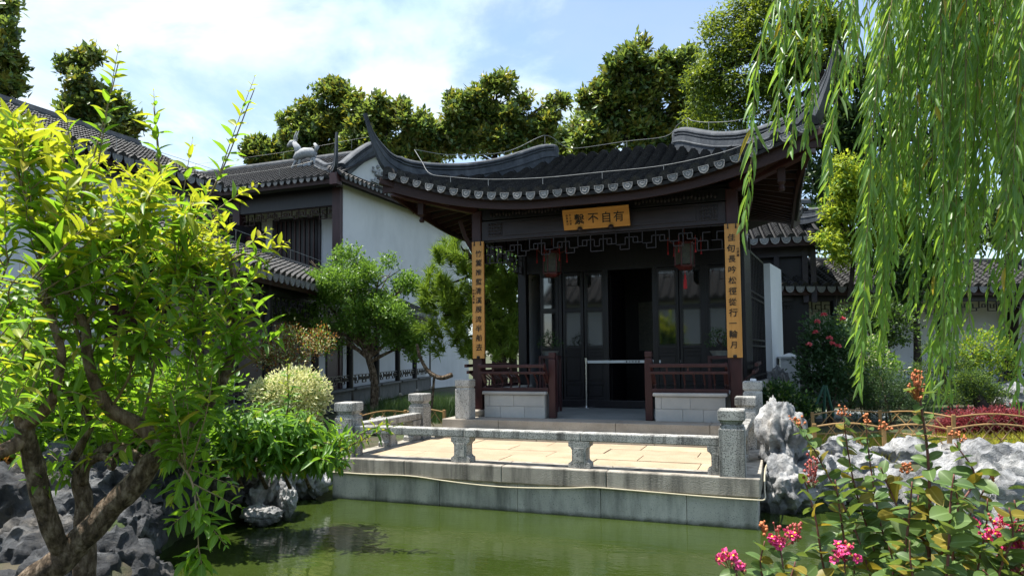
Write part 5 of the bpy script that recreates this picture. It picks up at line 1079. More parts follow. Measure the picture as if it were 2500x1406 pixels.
shrub('golden_hedge', 'clipped golden green hedge behind the right rocks', 9.2, [(2100, 1118, 90, 24), (2220, 1120, 90, 22), (2430, 1110, 80, 28), (2340, 1120, 60, 18), (2500, 1105, 60, 36), (2010, 1115, 50, 22)], 15000, .04, .014, ['lf_gold', 'lf_small'], tr_base(2250, 9.2), clump=8, csize=.035, mixp=[.8, .2])
shrub('hydrangea', 'low pale headed hydrangea at the foot of the white pier', 11.6, [(1900, 960, 40, 22), (1930, 985, 50, 22), (1890, 985, 26, 18), (1960, 995, 40, 20), (1915, 1010, 40, 16)], 3600, .075, .045, ['lf_rose', 'lf_small', 'lf_varieg'], tr_base(1925, 11.6), mixp=[.7, .24, .06])
shrub('bank_shrub', 'low dark shrub on the left bank beside the terrace corner', 9.0, [(620, 1060, 70, 40), (700, 1060, 80, 40), (560, 1080, 50, 40), (520, 1050, 60, 50)], 6500, .07, .035, ['lf_small', 'lf_shrub'], tr_base(640, 9.0), mixp=[.6, .4])
shrub('rust_plant', 'small rust coloured plant at the far left edge behind the branches', 6.0, [(30, 1160, 40, 34), (-10, 1150, 30, 40)], 900, .07, .035, ['lf_rust'], tr_base(20, 6), 5)
shrub('left_undergrowth', 'leafy undergrowth behind the foreground trunk on the left bank', 6.4, [(60, 1100, 70, 30, -.3), (250, 1110, 90, 30, -.2), (430, 1090, 70, 40, 0), (330, 1160, 50, 22, -.3), (120, 1190, 40, 20, -.5), (90, 960, 130, 80), (250, 960, 120, 90), (380, 990, 110, 80), (480, 960, 90, 90), (160, 1060, 130, 40), (320, 1060, 120, 50)], 8500, .085, .04, ['lf_tree', 'lf_shrub', 'lf_small'], tr_base(250, 6.4), 9, mixp=[.4, .3, .3])
# rose blooms
rb = [o_ for o_ in COL.objects if o_.name == 'rose_bush'][0]
def bloom(c, r, m, par):
    n = 26; U = rnd(n); U[:, 2] = np.abs(U[:, 2]); P = np.array(c)+U*r*.35; me = leaf_mesh('bloom', P, U+rnd(n)*.3, rnd(n), np.full(n, r), np.full(n, r*1.1), [m], None, 'leaf'); part_mesh('bloom', me, par)
for px, py, m in ((1995, 787, 'petal_rose'), (1991, 813, 'petal_rose'), (2025, 827, 'petal_rose'), (2031, 840, 'petal_rose'), (1975, 843, 'petal_rose'), (2095, 787, 'petal_pink'), (2106, 800, 'petal_pink'), (2046, 846, 'petal_rose'), (2012, 770, 'petal_rose'), (2056, 780, 'petal_rose')): bloom(at(px, py, 11.75), .045, m, rb)
gs = thing('plant_prop', tr_base(2000, 11.5), 'dark green splayed metal prop under the rose bush', 'prop')
for a, b in (((2012, 940), (1978, 1020)), ((2014, 940), (2012, 1020)), ((2016, 940), (2035, 1015))): MB().tube([at(*a, 11.5), at(*b, 11.5)], .022, 6).build('leg', 'green_paint', gs)
# --- grasses
def grass(name, lab, poly, n, h, wd, m, z=0, kind='stuff'):
    P = np.array([onz(x, y, z) for x, y in poly]); a, b = P.min(0), P.max(0); pts = []
    while len(pts) < n:
        q = rng.uniform(a, b); c = False; k = len(P)
        for i in range(k):
            u1, v1 = P[i], P[(i+1) % k]
            if (u1[1] > q[1]) != (v1[1] > q[1]) and q[0] < (v1[0]-u1[0])*(q[1]-u1[1])/(v1[1]-u1[1])+u1[0]: c = not c
        if c: pts.append(q)
    P = np.array(pts); P[:, 2] = z-.04; D = rnd(n)*.55+np.array([0, 0, 1]); me = leaf_mesh(name, P, D, rnd(n), h*rng.uniform(.5, 1.2, n), np.full(n, wd), [m], None, 'blade')
    tag(link(name, me), lab, 'grass', None, kind)
grass('liriope_grass', 'arching dark grass between the left railing and the corridor', ((905, 1035), (1095, 1030), (1170, 1000), (1150, 975), (900, 990)), 5200, .34, .011, 'lf_juniper')
grass('yellow_grass', 'yellowish grass strip along the right bamboo fences', ((1960, 1115), (2540, 1125), (2540, 1062), (1980, 1060)), 7000, .13, .007, 'lf_gold')
grass('bank_grass', 'thin grass on the far right bank by the stone path', ((2280, 1060), (2540, 1060), (2540, 990), (2320, 1000)), 3000, .12, .008, 'lf_grass')

# ------------------------------------------------------------------ rocks
import bmesh
def rock(px, py, d, sx, sy, sz, lab, seed, rough=1.0, rot=0, holes=.5, group=None, sub=5, zc=None, m='rock'):
    c = at(px, py, d) if zc is None else np.array([*at(px, py, d)[:2], zc]); bm = bmesh.new(); bmesh.ops.create_icosphere(bm, subdivisions=sub, radius=1); sd = Vector((seed*3.7, seed*1.3, -seed*2.1)); cr_, sr_ = math.cos(rot), math.sin(rot)
    for v in bm.verts:
        p = v.co.copy(); q = p*1.1+sd; w3 = Vector((q.x*2.3, q.y*2.3, q.z*1.1))
        f = .30*noise.noise(q)+.20*noise.noise(q*2.1)*rough
        rd = 1-abs(noise.noise(w3))*2.2; f += .20*rd*rough                                  # sharp vertical ribs
        rd2 = 1-abs(noise.noise(w3*2.3+sd))*2.4; f += .11*rd2*rough
        vd = noise.voronoi(p*1.6+sd)[0][0]; f -= holes*max(0, .55-vd)*1.5                    # scooped hollows
        vd2 = noise.voronoi(p*3.3+sd)[0][0]; f -= holes*max(0, .24-vd2)*.9
        f += (.06*(1-abs(noise.noise(q*4.4))*2.2)+.025*(1-abs(noise.noise(q*10))*2)+.008*noise.noise(q*21))*rough
        k = 1+f; x, y, z = p.x*k*sx, p.y*k*sy, p.z*k*sz; v.co = (x*cr_-y*sr_, x*sr_+y*cr_, z)
    me = bpy.data.meshes.new('garden_rock'); bm.to_mesh(me); bm.free(); me.materials.append(M['rock_shaded' if px < 620 and d < 9 else m]); me.polygons.foreach_set('use_smooth', np.ones(len(me.polygons), dtype=bool)); me.set_sharp_from_angle(angle=math.radians(55)); me.update()  # near left bank rocks get the copy darkened for tree shade
    o = link('garden_rock', me, None, c); tag(o, lab, 'rock', group); return o
rock(1908, 1080, 8.1, .22, .25, .42, 'tall pale pointed rock standing at the right corner of the terrace', 1, .9, .3)
rock(1912, 1195, 7.75, .27, .28, .30, 'smooth pitted white rock at the waterline right of the terrace corner', 2, .8, .9, .6)
rock(2000, 1185, 7.95, .36, .30, .30, 'grey rock low at the waterline behind the flowering stems', 3)
rock(2110, 1185, 8.0, .42, .34, .32, 'broad hollowed rock in the middle of the right bank', 4, 1.0, .4)
rock(2230, 1130, 8.25, .46, .34, .24, 'pale slab-like rock on top of the right bank', 5, .9, .2)
rock(2225, 1215, 7.8, .40, .34, .28, 'dark fluted rock at the water in the middle of the right bank', 31, 1.0, .6)
rock(2335, 1205, 7.3, .46, .38, .36, 'wide grey rock overhanging the water on the right', 6, .9, .7)
rock(2440, 1190, 7.0, .44, .36, .38, 'pale rounded rock near the right edge of the picture', 7, .9, .2)
rock(2520, 1225, 6.7, .42, .34, .40, 'low rock cut by the right edge behind the pink flowers', 8)
rock(2460, 1310, 6.5, .20, .2, .12, 'small flat white rock just above the water at right', 9, .8, .1, .3)
rock(2060, 1125, 8.4, .34, .3, .22, 'crumbling grey rock behind the waterline rocks near the tall pointed rock', 32, 1.0, .6)
rock(2360, 1125, 8.1, .34, .3, .20, 'pale low rock in front of the golden hedge', 33, .9, .2)
rock(1898, 945, 13.0, .20, .18, .30, 'knobbly grey scholar rock at the foot of the white pier', 10, 1.2, .3, .8)
for i, (px, py, d, s, lab) in enumerate(((2410, 965, 15, .4, 'low grey rock on the far side of the right garden, left one'), (2470, 970, 14.5, .4, 'low grey rock on the far side of the right garden, right one'))): rock(px, py, d, s, s*.8, s*.6, lab, 20+i, sub=4)
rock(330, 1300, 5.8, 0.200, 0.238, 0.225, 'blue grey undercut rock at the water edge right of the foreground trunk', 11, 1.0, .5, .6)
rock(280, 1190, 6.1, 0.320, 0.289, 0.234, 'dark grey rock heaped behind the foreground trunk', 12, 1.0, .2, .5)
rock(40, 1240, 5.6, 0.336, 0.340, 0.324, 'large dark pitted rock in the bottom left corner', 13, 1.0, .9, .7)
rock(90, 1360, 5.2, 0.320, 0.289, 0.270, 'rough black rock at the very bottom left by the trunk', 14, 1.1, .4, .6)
rock(120, 1470, 4.6, 0.400, 0.289, 0.270, 'shaded black rock at the bottom edge left of the trunk foot', 35, 1.0, .2)
rock(330, 1450, 4.95, 0.176, 0.255, 0.216, 'dark shaded rock at the bottom edge right of the trunk foot', 36, 1.0, .2)
rock(250, 1420, 4.9, 0.272, 0.255, 0.270, 'black shaded rock behind the foot of the foreground trunk', 34, 1.0, .2)
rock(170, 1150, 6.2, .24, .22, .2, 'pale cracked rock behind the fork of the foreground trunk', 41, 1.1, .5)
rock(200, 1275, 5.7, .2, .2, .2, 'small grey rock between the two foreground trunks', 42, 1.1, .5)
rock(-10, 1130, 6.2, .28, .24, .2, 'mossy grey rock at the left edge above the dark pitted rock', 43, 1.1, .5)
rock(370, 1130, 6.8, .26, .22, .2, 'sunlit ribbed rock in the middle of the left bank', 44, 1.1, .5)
rock(420, 1200, 6.6, 0.256, 0.255, 0.252, 'shadowed rock under the hanging leaves on the left bank', 15)
rock(470, 1130, 7.2, 0.240, 0.221, 0.234, 'grey rock on the left bank above the waterline stones', 16, 1.0)
rock(600, 1150, 7.6, 0.256, 0.238, 0.216, 'sunlit craggy rock on the left bank', 17, 1.1, .3)
rock(660, 1185, 7.7, .23, .22, .24, 'upright folded rock at the end of the left bank', 18, 1.1, 1.0)
rock(640, 1255, 7.35, .17, .15, .09, 'small flat pale rock sitting in the water off the left bank', 19, .9, .2, .3)
rock(700, 1225, 7.5, .09, .09, .13, 'small leaning stone in the water beside the flat rock', 22, .9, .2, .3)
rock(745, 1160, 8.7, .26, .24, .26, 'dim rock tucked against the left side of the terrace', 23)
rock(540, 1200, 7.3, 0.192, 0.187, 0.198, 'dark shaded rock under the leaves at the left waterline', 24)
rock(690, 1110, 8.6, .30, .26, .24, 'grey rock behind the big leaved shrub beside the terrace', 25)
rock(930, 1040, 11.4, .18, .16, .12, 'small white stone behind the left end of the railing', 26, sub=4)
# ------------------------------------------------------------------ foreground plants built stem by stem
class Stems:
    """collects twigs and single leaves; the largest leaves become parts of their own, the rest one mesh"""
    def __init__(s): s.P = []; s.D = []; s.N = []; s.L = []; s.W = []; s.I = []; s.tw = MB()
    def leaf(s, p, d, n, l, w, i): s.P.append(p); s.D.append(d); s.N.append(n); s.L.append(l); s.W.append(w); s.I.append(i)
    def stem(s, a, c, bow, r0, nodes, L_, W_, young=0., start=.25, droop=.15, ang=.9, sc_tip=.45, pairs=True, mi=0, yi=1):
        a = np.array(a); c = np.array(c); b = (a+c)/2+np.array(bow); q = bez(a, b, c, 9); s.tw.tube(q, np.linspace(r0, r0*.3, 9), 5)
        side = unit(np.cross(c-a, rng.normal(size=3)))
        for k in range(nodes):
            t = start+(1-start)*(k+rng.uniform(-.2, .2))/max(1, nodes-1); t = min(max(t, 0), 1); p = a*(1-t)**2+b*2*t*(1-t)+c*t*t; tan = unit(2*(1-t)*(b-a)+2*t*(c-b))
            side = unit(np.cross(tan, side)+rng.normal(size=3)*.15)
            f = (.55+.45*math.sin(math.pi*min(1, t*1.15)))*(1 if t < .8 else 1-(1-sc_tip)*(t-.8)/.2)
            for sg in ((1, -1) if pairs else ((1,) if k % 2 else (-1,))):
                d = unit(tan*(1.25-ang+.5*(t > .95))+side*sg*ang+np.array([0, 0, -droop])+rng.normal(size=3)*.15)
                nrm = np.array([0, 0, 1.])+rng.normal(size=3)*.35+tan*.2
                s.leaf(p, d, nrm, L_*f*rng.uniform(.8, 1.2), W_*f*rng.uniform(.85, 1.15), yi if (rng.random() < young*(t > .35)*(0.4+t)) else mi)
    def finish(s, o, mats, shape='leaf', twig='twig_green', keep=300, lname='leaf', kmin=None):
        P, D, Nn, L_, W_, I_ = map(np.array, (s.P, s.D, s.N, s.L, s.W, s.I)); q = P-CC; dep = q@CF; sx = PX+FPX*(q@CR)/dep; sy = PY-FPX*(q@CU)/dep
        size = L_*W_/np.maximum(dep, .1)**2; vis = (sx > -30) & (sx < 2530) & (sy > -30) & (sy < 1436) & (dep > .2); order = np.argsort(-(size*vis)); big = order[:keep]; rest = order[keep:]
        T, Fc = LSHAPE[shape]; tm = [mesh_np(lname, T, Fc, m, smooth=True) for m in mats]; [add_rib(q_, rib_of(T)) for q_ in tm if len(T) > 8]; X_, Y_, Z_ = leaf_frames(P, D, Nn, L_, W_)
        for i in big: inst(lname, tm[I_[i]], basis(X_[i], Y_[i], Z_[i], P[i]), o)
        if len(rest): part_mesh('leaves', leaf_mesh('leaves', P[rest], D[rest], Nn[rest], L_[rest], W_[rest], mats, I_[rest], shape), o, 'stuff')
        s.tw.build('twigs', twig, o, 'all')['kind'] = 'stuff'
def limb(mb, pts, r0, r1, n=10, knob=.12):
    q = spline([at(*p) for p in pts], 7); k = len(q); rad = [r0+(r1-r0)*(i/(k-1))**.8 for i in range(k)]; rad = [r*(1+knob*nz(p, 9)) for r, p in zip(rad, q)]
    q = [p+.02*r0/.09*np.array([nz(p, 6, 1), nz(p, 6, 2), nz(p, 6, 3)]) for p in q]; mb.tube(q, rad, n); return np.array(q)
# --- gnarled tree at the left
FT = thing('foreground_tree', at(140, 1560, 3.9), 'gnarled spreading tree with yellow green leaves in the left foreground', 'tree')
skel = []
def ft(pts, r0, r1, m='bark', nm='branch'): b = MB(); skel.append(limb(b, pts, r0, r1)); b.build(nm, m, FT, 'all')
ft(((40, 1560, 3.85), (70, 1425, 3.85), (150, 1365, 3.85), (240, 1270, 3.85), (320, 1180, 3.85), (402, 1105, 3.85)), .092, .060, nm='trunk')
ft(((402, 1105, 3.85), (385, 1075, 3.85), (345, 1040, 3.85), (270, 1000, 3.8), (243, 955, 3.75), (215, 880, 3.7), (205, 800, 3.65), (150, 700, 3.6)), .055, .018, 'bark_pale')
ft(((395, 1112, 3.85), (420, 1085, 3.9), (460, 1035, 3.95), (505, 985, 4.0), (545, 925, 4.0), (566, 860, 4.0), (570, 780, 4.0), (572, 700, 4.0), (560, 620, 4.0)), .045, .016)
ft(((160, 1345, 3.85), (125, 1290, 3.75), (100, 1220, 3.7), (82, 1130, 3.65), (62, 1070, 3.6), (57, 1040, 3.58)), .055, .045)
ft(((57, 1040, 3.58), (35, 1000, 3.55), (0, 955, 3.5), (-50, 900, 3.45)), .033, .022, 'bark_pale')
ft(((57, 1042, 3.58), (95, 1015, 3.55), (130, 975, 3.5), (140, 935, 3.5), (150, 860, 3.45), (120, 760, 3.4), (95, 640, 3.4)), .036, .013, 'bark_pale')
ft(((62, 1065, 3.6), (30, 1090, 3.55), (-40, 1115, 3.45)), .04, .035, 'bark_pale')
ft(((190, 1560, 4.2), (205, 1406, 4.2), (207, 1300, 4.2), (203, 1220, 4.2), (195, 1165, 4.2), (220, 1120, 4.15), (290, 1090, 4.1), (350, 1120, 4.05)), .075, .025)
ft(((203, 1180, 4.15), (215, 1130, 4.1), (260, 1115, 4.05), (275, 1140, 4.0), (290, 1100, 4.0), (345, 1060, 4.0)), .03, .012)
ft(((180, 1120, 4.1), (200, 1080, 4.1), (215, 1020, 4.1), (140, 940, 4.1), (60, 880, 4.1)), .03, .014)
for pts in (((215, 880, 3.7), (180, 780, 3.65), (165, 660, 3.6), (190, 520, 3.6), (235, 360, 3.6), (262, 265, 3.6), (290, 150, 3.6)), ((205, 800, 3.65), (270, 700, 3.7), (330, 590, 3.75), (385, 470, 3.8), (388, 380, 3.8), (375, 260, 3.8)),
            ((345, 1040, 3.85), (370, 930, 3.9), (390, 800, 3.9), (420, 680, 3.9), (470, 560, 3.9), (540, 420, 3.9), (590, 300, 3.9), (622, 215, 3.9)), ((566, 860, 4.0), (600, 780, 4.0), (620, 700, 4.0)), ((560, 640, 4.0), (600, 620, 4.0), (650, 640, 4.0), (690, 600, 4.0)),
            ((505, 985, 4.0), (480, 900, 4.1), (470, 780, 4.2), (480, 680, 4.2)), ((150, 700, 3.6), (90, 560, 3.55), (50, 440, 3.5), (30, 330, 3.5)), ((-50, 900, 3.45), (-20, 760, 3.4), (20, 640, 3.35)), ((402, 1105, 3.85), (440, 1130, 3.6), (470, 1180, 3.45), (480, 1250, 3.35), (484, 1340, 3.3)),
            ((545, 925, 4.0), (620, 880, 3.9), (690, 850, 3.85)), ((120, 760, 3.4), (60, 700, 3.2), (-10, 680, 3.0)), ((270, 1000, 3.8), (320, 900, 3.7), (300, 780, 3.7), (260, 650, 3.7))): ft(pts, .0095, .0025, 'twig_green')
SK = np.concatenate(skel[1:]); FS = Stems()
Pl = np.array([(-40, 250), (120, 300), (240, 330), (300, 420), (420, 410), (470, 470), (560, 470), (560, 560), (520, 610), (580, 650), (600, 740), (620, 820), (560, 900), (500, 990), (380, 1010), (250, 1000), (140, 960), (-40, 960)], float)
def inpoly(x, y, P):
    c = False; k = len(P)
    for i in range(k):
        a, b = P[i], P[(i+1) % k]
        if (a[1] > y) != (b[1] > y) and x < (b[0]-a[0])*(y-a[1])/(b[1]-a[1])+a[0]: c = not c
    return c
cnt = 0
while cnt < 300:
    x, y = rng.uniform(-40, 640), rng.uniform(240, 1010)
    if not inpoly(x, y, Pl): continue
    if y > 640 and rng.random() < .1: continue
    if x > 400 and 500 < y < 920 and rng.random() < .2: continue
    d = rng.uniform(3.3, 4.7); c = at(x, y, d); dist = np.linalg.norm(SK-c-np.array([0, 0, -.22]), axis=1); a = SK[int(np.argmin(dist))]
    ln = np.linalg.norm(c-a)
    if ln > .62: continue
    if ln < .14: a = c-unit(c-a+np.array([.02, 0, .08]))*.16
    yg = float(np.clip((650-y)/330, 0, 1)); cnt += 1
    FS.stem(a, c, rng.normal(size=3)*.04+np.array([0, 0, .03]), .0042, int(np.clip(ln/.05, 4, 8)), .118+.035*rng.random(), .046, .2+.8*yg, .15, -.12+.14*(y > 700), .8)
for (tip, base_, n, yg) in (((290, 112, 3.6), (240, 400, 3.6), 13, .8), ((622, 188, 3.9), (520, 470, 3.9), 13, .8), ((375, 222, 3.8), (388, 440, 3.8), 10, .7), ((705, 590, 4.0), (600, 640, 4.0), 8, .95), ((660, 560, 4.1), (560, 640, 4.0), 7, .95), ((470, 340, 4.0), (440, 520, 3.9), 7, .8), ((25, 250, 3.5), (50, 460, 3.5), 8, .7), ((150, 250, 3.7), (190, 430, 3.6), 7, .8), ((715, 810, 3.85), (560, 880, 4.0), 9, 0), ((655, 640, 4.0), (570, 740, 4.0), 9, .5), ((640, 700, 4.0), (565, 800, 4.0), 9, .1), ((610, 620, 4.2), (560, 700, 4.0), 8, .6), ((630, 450, 4.0), (520, 520, 3.9), 7, .95)):
    FS.stem(at(*base_), at(*tip), np.array([0, 0, .02]), .004, n, .115, .038, yg, .1, -.05, .75, .3)
for (tip, base_) in (((550, 1330, 3.3), (480, 1240, 3.35)), ((440, 1390, 3.3), (484, 1330, 3.3)), ((500, 1420, 3.3), (484, 1330, 3.3)), ((590, 1240, 3.4), (470, 1180, 3.45)), ((585, 1190, 3.45), (450, 1140, 3.6)), ((410, 1290, 3.35), (478, 1230, 3.4)), ((560, 1120, 3.6), (440, 1130, 3.6)), ((430, 1060, 3.7), (402, 1105, 3.8)), ((420, 1230, 3.45), (450, 1150, 3.5)), ((510, 1300, 3.3), (480, 1200, 3.4))):
    FS.stem(at(*base_), at(*tip), np.array([0, 0, .0]), .004, 8, .105, .044, .1, .1, .25)
cnt = 0
while cnt < 120:   # young golden shoots along the top and right of the crown
    x, y = rng.uniform(-20, 600), rng.uniform(265, 640)
    if not inpoly(x, y, Pl+np.array([10., -25.])): continue
    c = at(x, y, rng.uniform(3.7, 4.9)); a = SK[int(np.argmin(np.linalg.norm(SK-c-np.array([0, 0, -.2]), axis=1)))]
    if np.linalg.norm(c-a) > .7: continue
    cnt += 1; FS.stem(a, c, rng.normal(size=3)*.04, .003, 7, .085, .031, .95, .25, -.1, .8)
for _ in range(26):   # nearest sprays, left edge
    x, y = rng.uniform(-60, 130), rng.uniform(640, 960); c = at(x, y, rng.uniform(2.4, 3.1)); a = c+np.array([-.12, -.05, -.18])+rng.normal(size=3)*.05
    FS.stem(a, c, rng.normal(size=3)*.03, .004, 6, .10, .036, .35, .05, .2)
for _ in range(26):   # shoots from the lower limbs
    x, y = rng.uniform(-20, 480), rng.uniform(960, 1200); c = at(x, y, rng.uniform(3.5, 4.5)); a = SK[int(np.argmin(np.linalg.norm(SK-c, axis=1)))]
    if np.linalg.norm(a-c) < .5: FS.stem(a, c, rng.normal(size=3)*.03, .003, 5, .10, .038, .2, .2, .15)
FS.finish(FT, ['lf_tree', 'lf_young'], 'lance', 'twig_green', 300)
# --- big leaved shrub overhanging the water before the terrace corner
bs = thing('overhanging_shrub', at(640, 1130, 6.9), 'lush broad leaved shrub overhanging the pond in front of the terrace corner', 'shrub'); BS = Stems()
roots = [at(x, 1130, d) for x, d in ((560, 6.9), (620, 6.8), (680, 6.8), (730, 6.9))]
for _ in range(170):
    x = rng.uniform(520, 870); top = np.interp(x, [520, 600, 700, 780, 870], [1000, 985, 985, 1000, 1040]); y = rng.uniform(top, 1155); d = rng.uniform(6.2, 7.4); c = at(x, y, d); a = roots[int(np.argmin([np.linalg.norm(r-c) for r in roots]))]
    a = a if np.linalg.norm(c-a) < .5 else c-unit(c-a)*.5; BS.stem(a, c, np.array([0, 0, .06])+rng.normal(size=3)*.04, .006, 6, .175, .064, .05, .3, .22)
for tip, b_ in (((980, 1035, 6.3), (860, 1085, 6.4)), ((955, 1030, 6.3), (850, 1075, 6.4)), ((700, 880, 6.6), (705, 985, 6.7)), ((870, 1110, 6.3), (790, 1080, 6.5)), ((715, 940, 6.6), (700, 1010, 6.7)), ((905, 1075, 6.3), (820, 1100, 6.4))):
    BS.stem(at(*b_), at(*tip), np.array([0, 0, .03]), .006, 8, .115, .035, .5, .1, .0)
for r in roots: BS.tw.tube([r+np.array([-.1, .3, -.3]), r], [.02, .012], 6)
BS.finish(bs, ['lf_shrub', 'lf_young'], 'lance', 'bark', 220)
# --- weeping willow on the right
WT = thing('weeping_willow', (5.2, 4.6, -.2), 'weeping willow trailing long green strands from the upper right', 'tree')
tb = MB(); tb.tube(spline([(5.2, 4.6, -.3), (5.0, 4.7, 1.2), (4.5, 4.6, 2.6), (3.6, 4.4, 3.9), (2.4, 4.2, 4.6), (1.2, 3.9, 4.75), (.4, 3.7, 4.5)], 5), np.linspace(.24, .03, 31), 9)
br = [((3.6, 4.4, 3.9), (2.6, 3.2, 4.6), (1.6, 2.4, 4.7)), ((2.4, 4.2, 4.6), (1.6, 5.2, 4.9), (.6, 5.4, 4.7)), ((4.5, 4.6, 2.6), (4.2, 3.2, 4.0), (3.2, 2.2, 4.4)), ((2.4, 4.2, 4.6), (1.8, 3.3, 4.8), (.8, 2.9, 4.6)), ((3.6, 4.4, 3.9), (2.8, 5.0, 4.7), (1.8, 4.8, 4.9))]
brp = [spline(b, 6) for b in br]
for q in brp: tb.tube(q, np.linspace(.06, .012, len(q)), 7)
tb.build('trunk', 'bark_dark', WT, 'all'); WS = Stems()
SKW = np.concatenate(brp+[spline([(3.6, 4.4, 3.9), (2.4, 4.2, 4.6), (1.2, 3.9, 4.75), (.4, 3.7, 4.5)], 6)])
def strand(x0, x1, y1, d, dens=1.0, L_=.128, y0=-160):
    a = at(x0, y0, d); e = at(x1, y1, d-.1); j = SKW[int(np.argmin(np.linalg.norm((SKW-a)[:, :2], axis=1)))]
    pts = spline([j, (j+a)/2+np.array([0, 0, .12]), a, a*.62+e*.38+np.array([(x0-x1)*-.0004, 0, 0])+rng.normal(size=3)*.02, a*.25+e*.75+rng.normal(size=3)*.015, e], 8); WS.tw.tube(pts, np.linspace(.004, .0012, len(pts)), 4)
    s0 = 14; q = pts[s0:]; seg = np.linalg.norm(np.diff(q, axis=0), axis=1); cum = np.concatenate([[0], np.cumsum(seg)]); T_ = cum[-1]; n = int(T_/.023*dens)
    th = rng.uniform(0, 6.28)
    for k in range(n):
        s_ = T_*(k+rng.random())/n; p = np.array([np.interp(s_, cum, q[:, i]) for i in range(3)]); th += 2.4; fall = np.array([-.18, 0, -1.0])
        d_ = unit(fall+.42*np.array([math.cos(th), math.sin(th), 0])+rng.normal(size=3)*.12); f = 1 if s_ < T_*.9 else .7
        WS.leaf(p, d_, rnd(1)[0]+np.array([math.cos(th), math.sin(th), .3]), L_*f*rng.uniform(.65, 1.2), .0165*rng.uniform(.8, 1.2), 1 if rng.random() < .006 else 0)
for x0, x1, y1, d in ((1915, 1842, 585, 3.3), (1905, 1880, 330, 3.6), (1950, 1940, 400, 3.4), (1985, 1975, 415, 3.3), (1900, 1890, 200, 3.5), (2010, 1985, 330, 3.6), (2075, 2030, 470, 3.4), (2090, 2070, 300, 3.7), (2150, 2110, 300, 4.2),
                      (2185, 2105, 860, 3.3), (2190, 2140, 700, 3.4), (2200, 2112, 1005, 3.2), (2200, 2140, 880, 3.4), (2230, 2175, 870, 3.5), (2235, 2190, 640, 3.7), (2260, 2235, 760, 3.5), (2270, 2245, 840, 3.4), (2300, 2270, 950, 3.3), (2330, 2300, 985, 3.3), (2345, 2330, 900, 3.4), (2350, 2310, 700, 3.6), (2380, 2350, 820, 3.4), (2400, 2375, 700, 3.5), (2420, 2400, 640, 3.6), (2440, 2400, 560, 3.8), (2300, 2290, 560, 3.9),
                      (2500, 2430, 770, 3.2), (2510, 2450, 850, 3.3), (2530, 2475, 680, 3.2), (2560, 2490, 985, 3.1), (2380, 2370, 420, 4.2), (2450, 2440, 400, 4.0), (2210, 2200, 420, 4.2), (2330, 2320, 330, 4.3), (2480, 2460, 300, 3.9), (2540, 2500, 430, 3.7)):
    for _ in range(2 if x0 > 2050 else 1):
        strand(x0+rng.normal()*14, x1+rng.normal()*13, y1-abs(rng.normal())*45, d+rng.normal()*.12)
for _ in range(20): x = rng.uniform(2200, 2540); strand(x, x-rng.uniform(5, 35), rng.uniform(120, 560), rng.uniform(3.2, 4.8), .9)
WS.finish(WT, ['lf_willow', 'lf_willow_y'], 'will', 'twig_green', 300)
# --- crape myrtle at the lower right
CM = thing('crape_myrtle', at(2250, 1700, 2.75), 'crape myrtle with pink flower heads in the lower right foreground', 'shrub'); CS = Stems(); cmb = MB()
def cm_stem(pts, r, n0=0, young=.12, L_=.088, W_=.058):
    q = spline([at(*p) for p in pts], 6); cmb.tube(q, np.linspace(r, r*.45, len(q)), 7); seg = np.linalg.norm(np.diff(q, axis=0), axis=1); cum = np.concatenate([[0], np.cumsum(seg)]); T_ = cum[-1]; side = rnd(1)[0]
    for k in range(int(T_/.034)):
        s_ = T_*(k+rng.random()*.5)/int(T_/.034); p = np.array([np.interp(s_, cum, q[:, i]) for i in range(3)]); tan = unit(q[min(len(q)-1, int(s_/T_*(len(q)-1))+1)]-q[int(s_/T_*(len(q)-1))-0 if int(s_/T_*(len(q)-1)) < len(q)-1 else -2]); side = unit(np.cross(tan, side)+rng.normal(size=3)*.2)
        f = 1 if s_ < T_*.75 else .65
        for sg in (1, -1): CS.leaf(p, unit(tan*.35+side*sg+np.array([0, 0, -.1])+rng.normal(size=3)*.2), np.array([0, 0, 1.])+rng.normal(size=3)*.55, L_*f*rng.uniform(.7, 1.25), W_*f*rng.uniform(.8, 1.2), 1 if rng.random() < young else 0)
    return q
B = (2260, 1760)
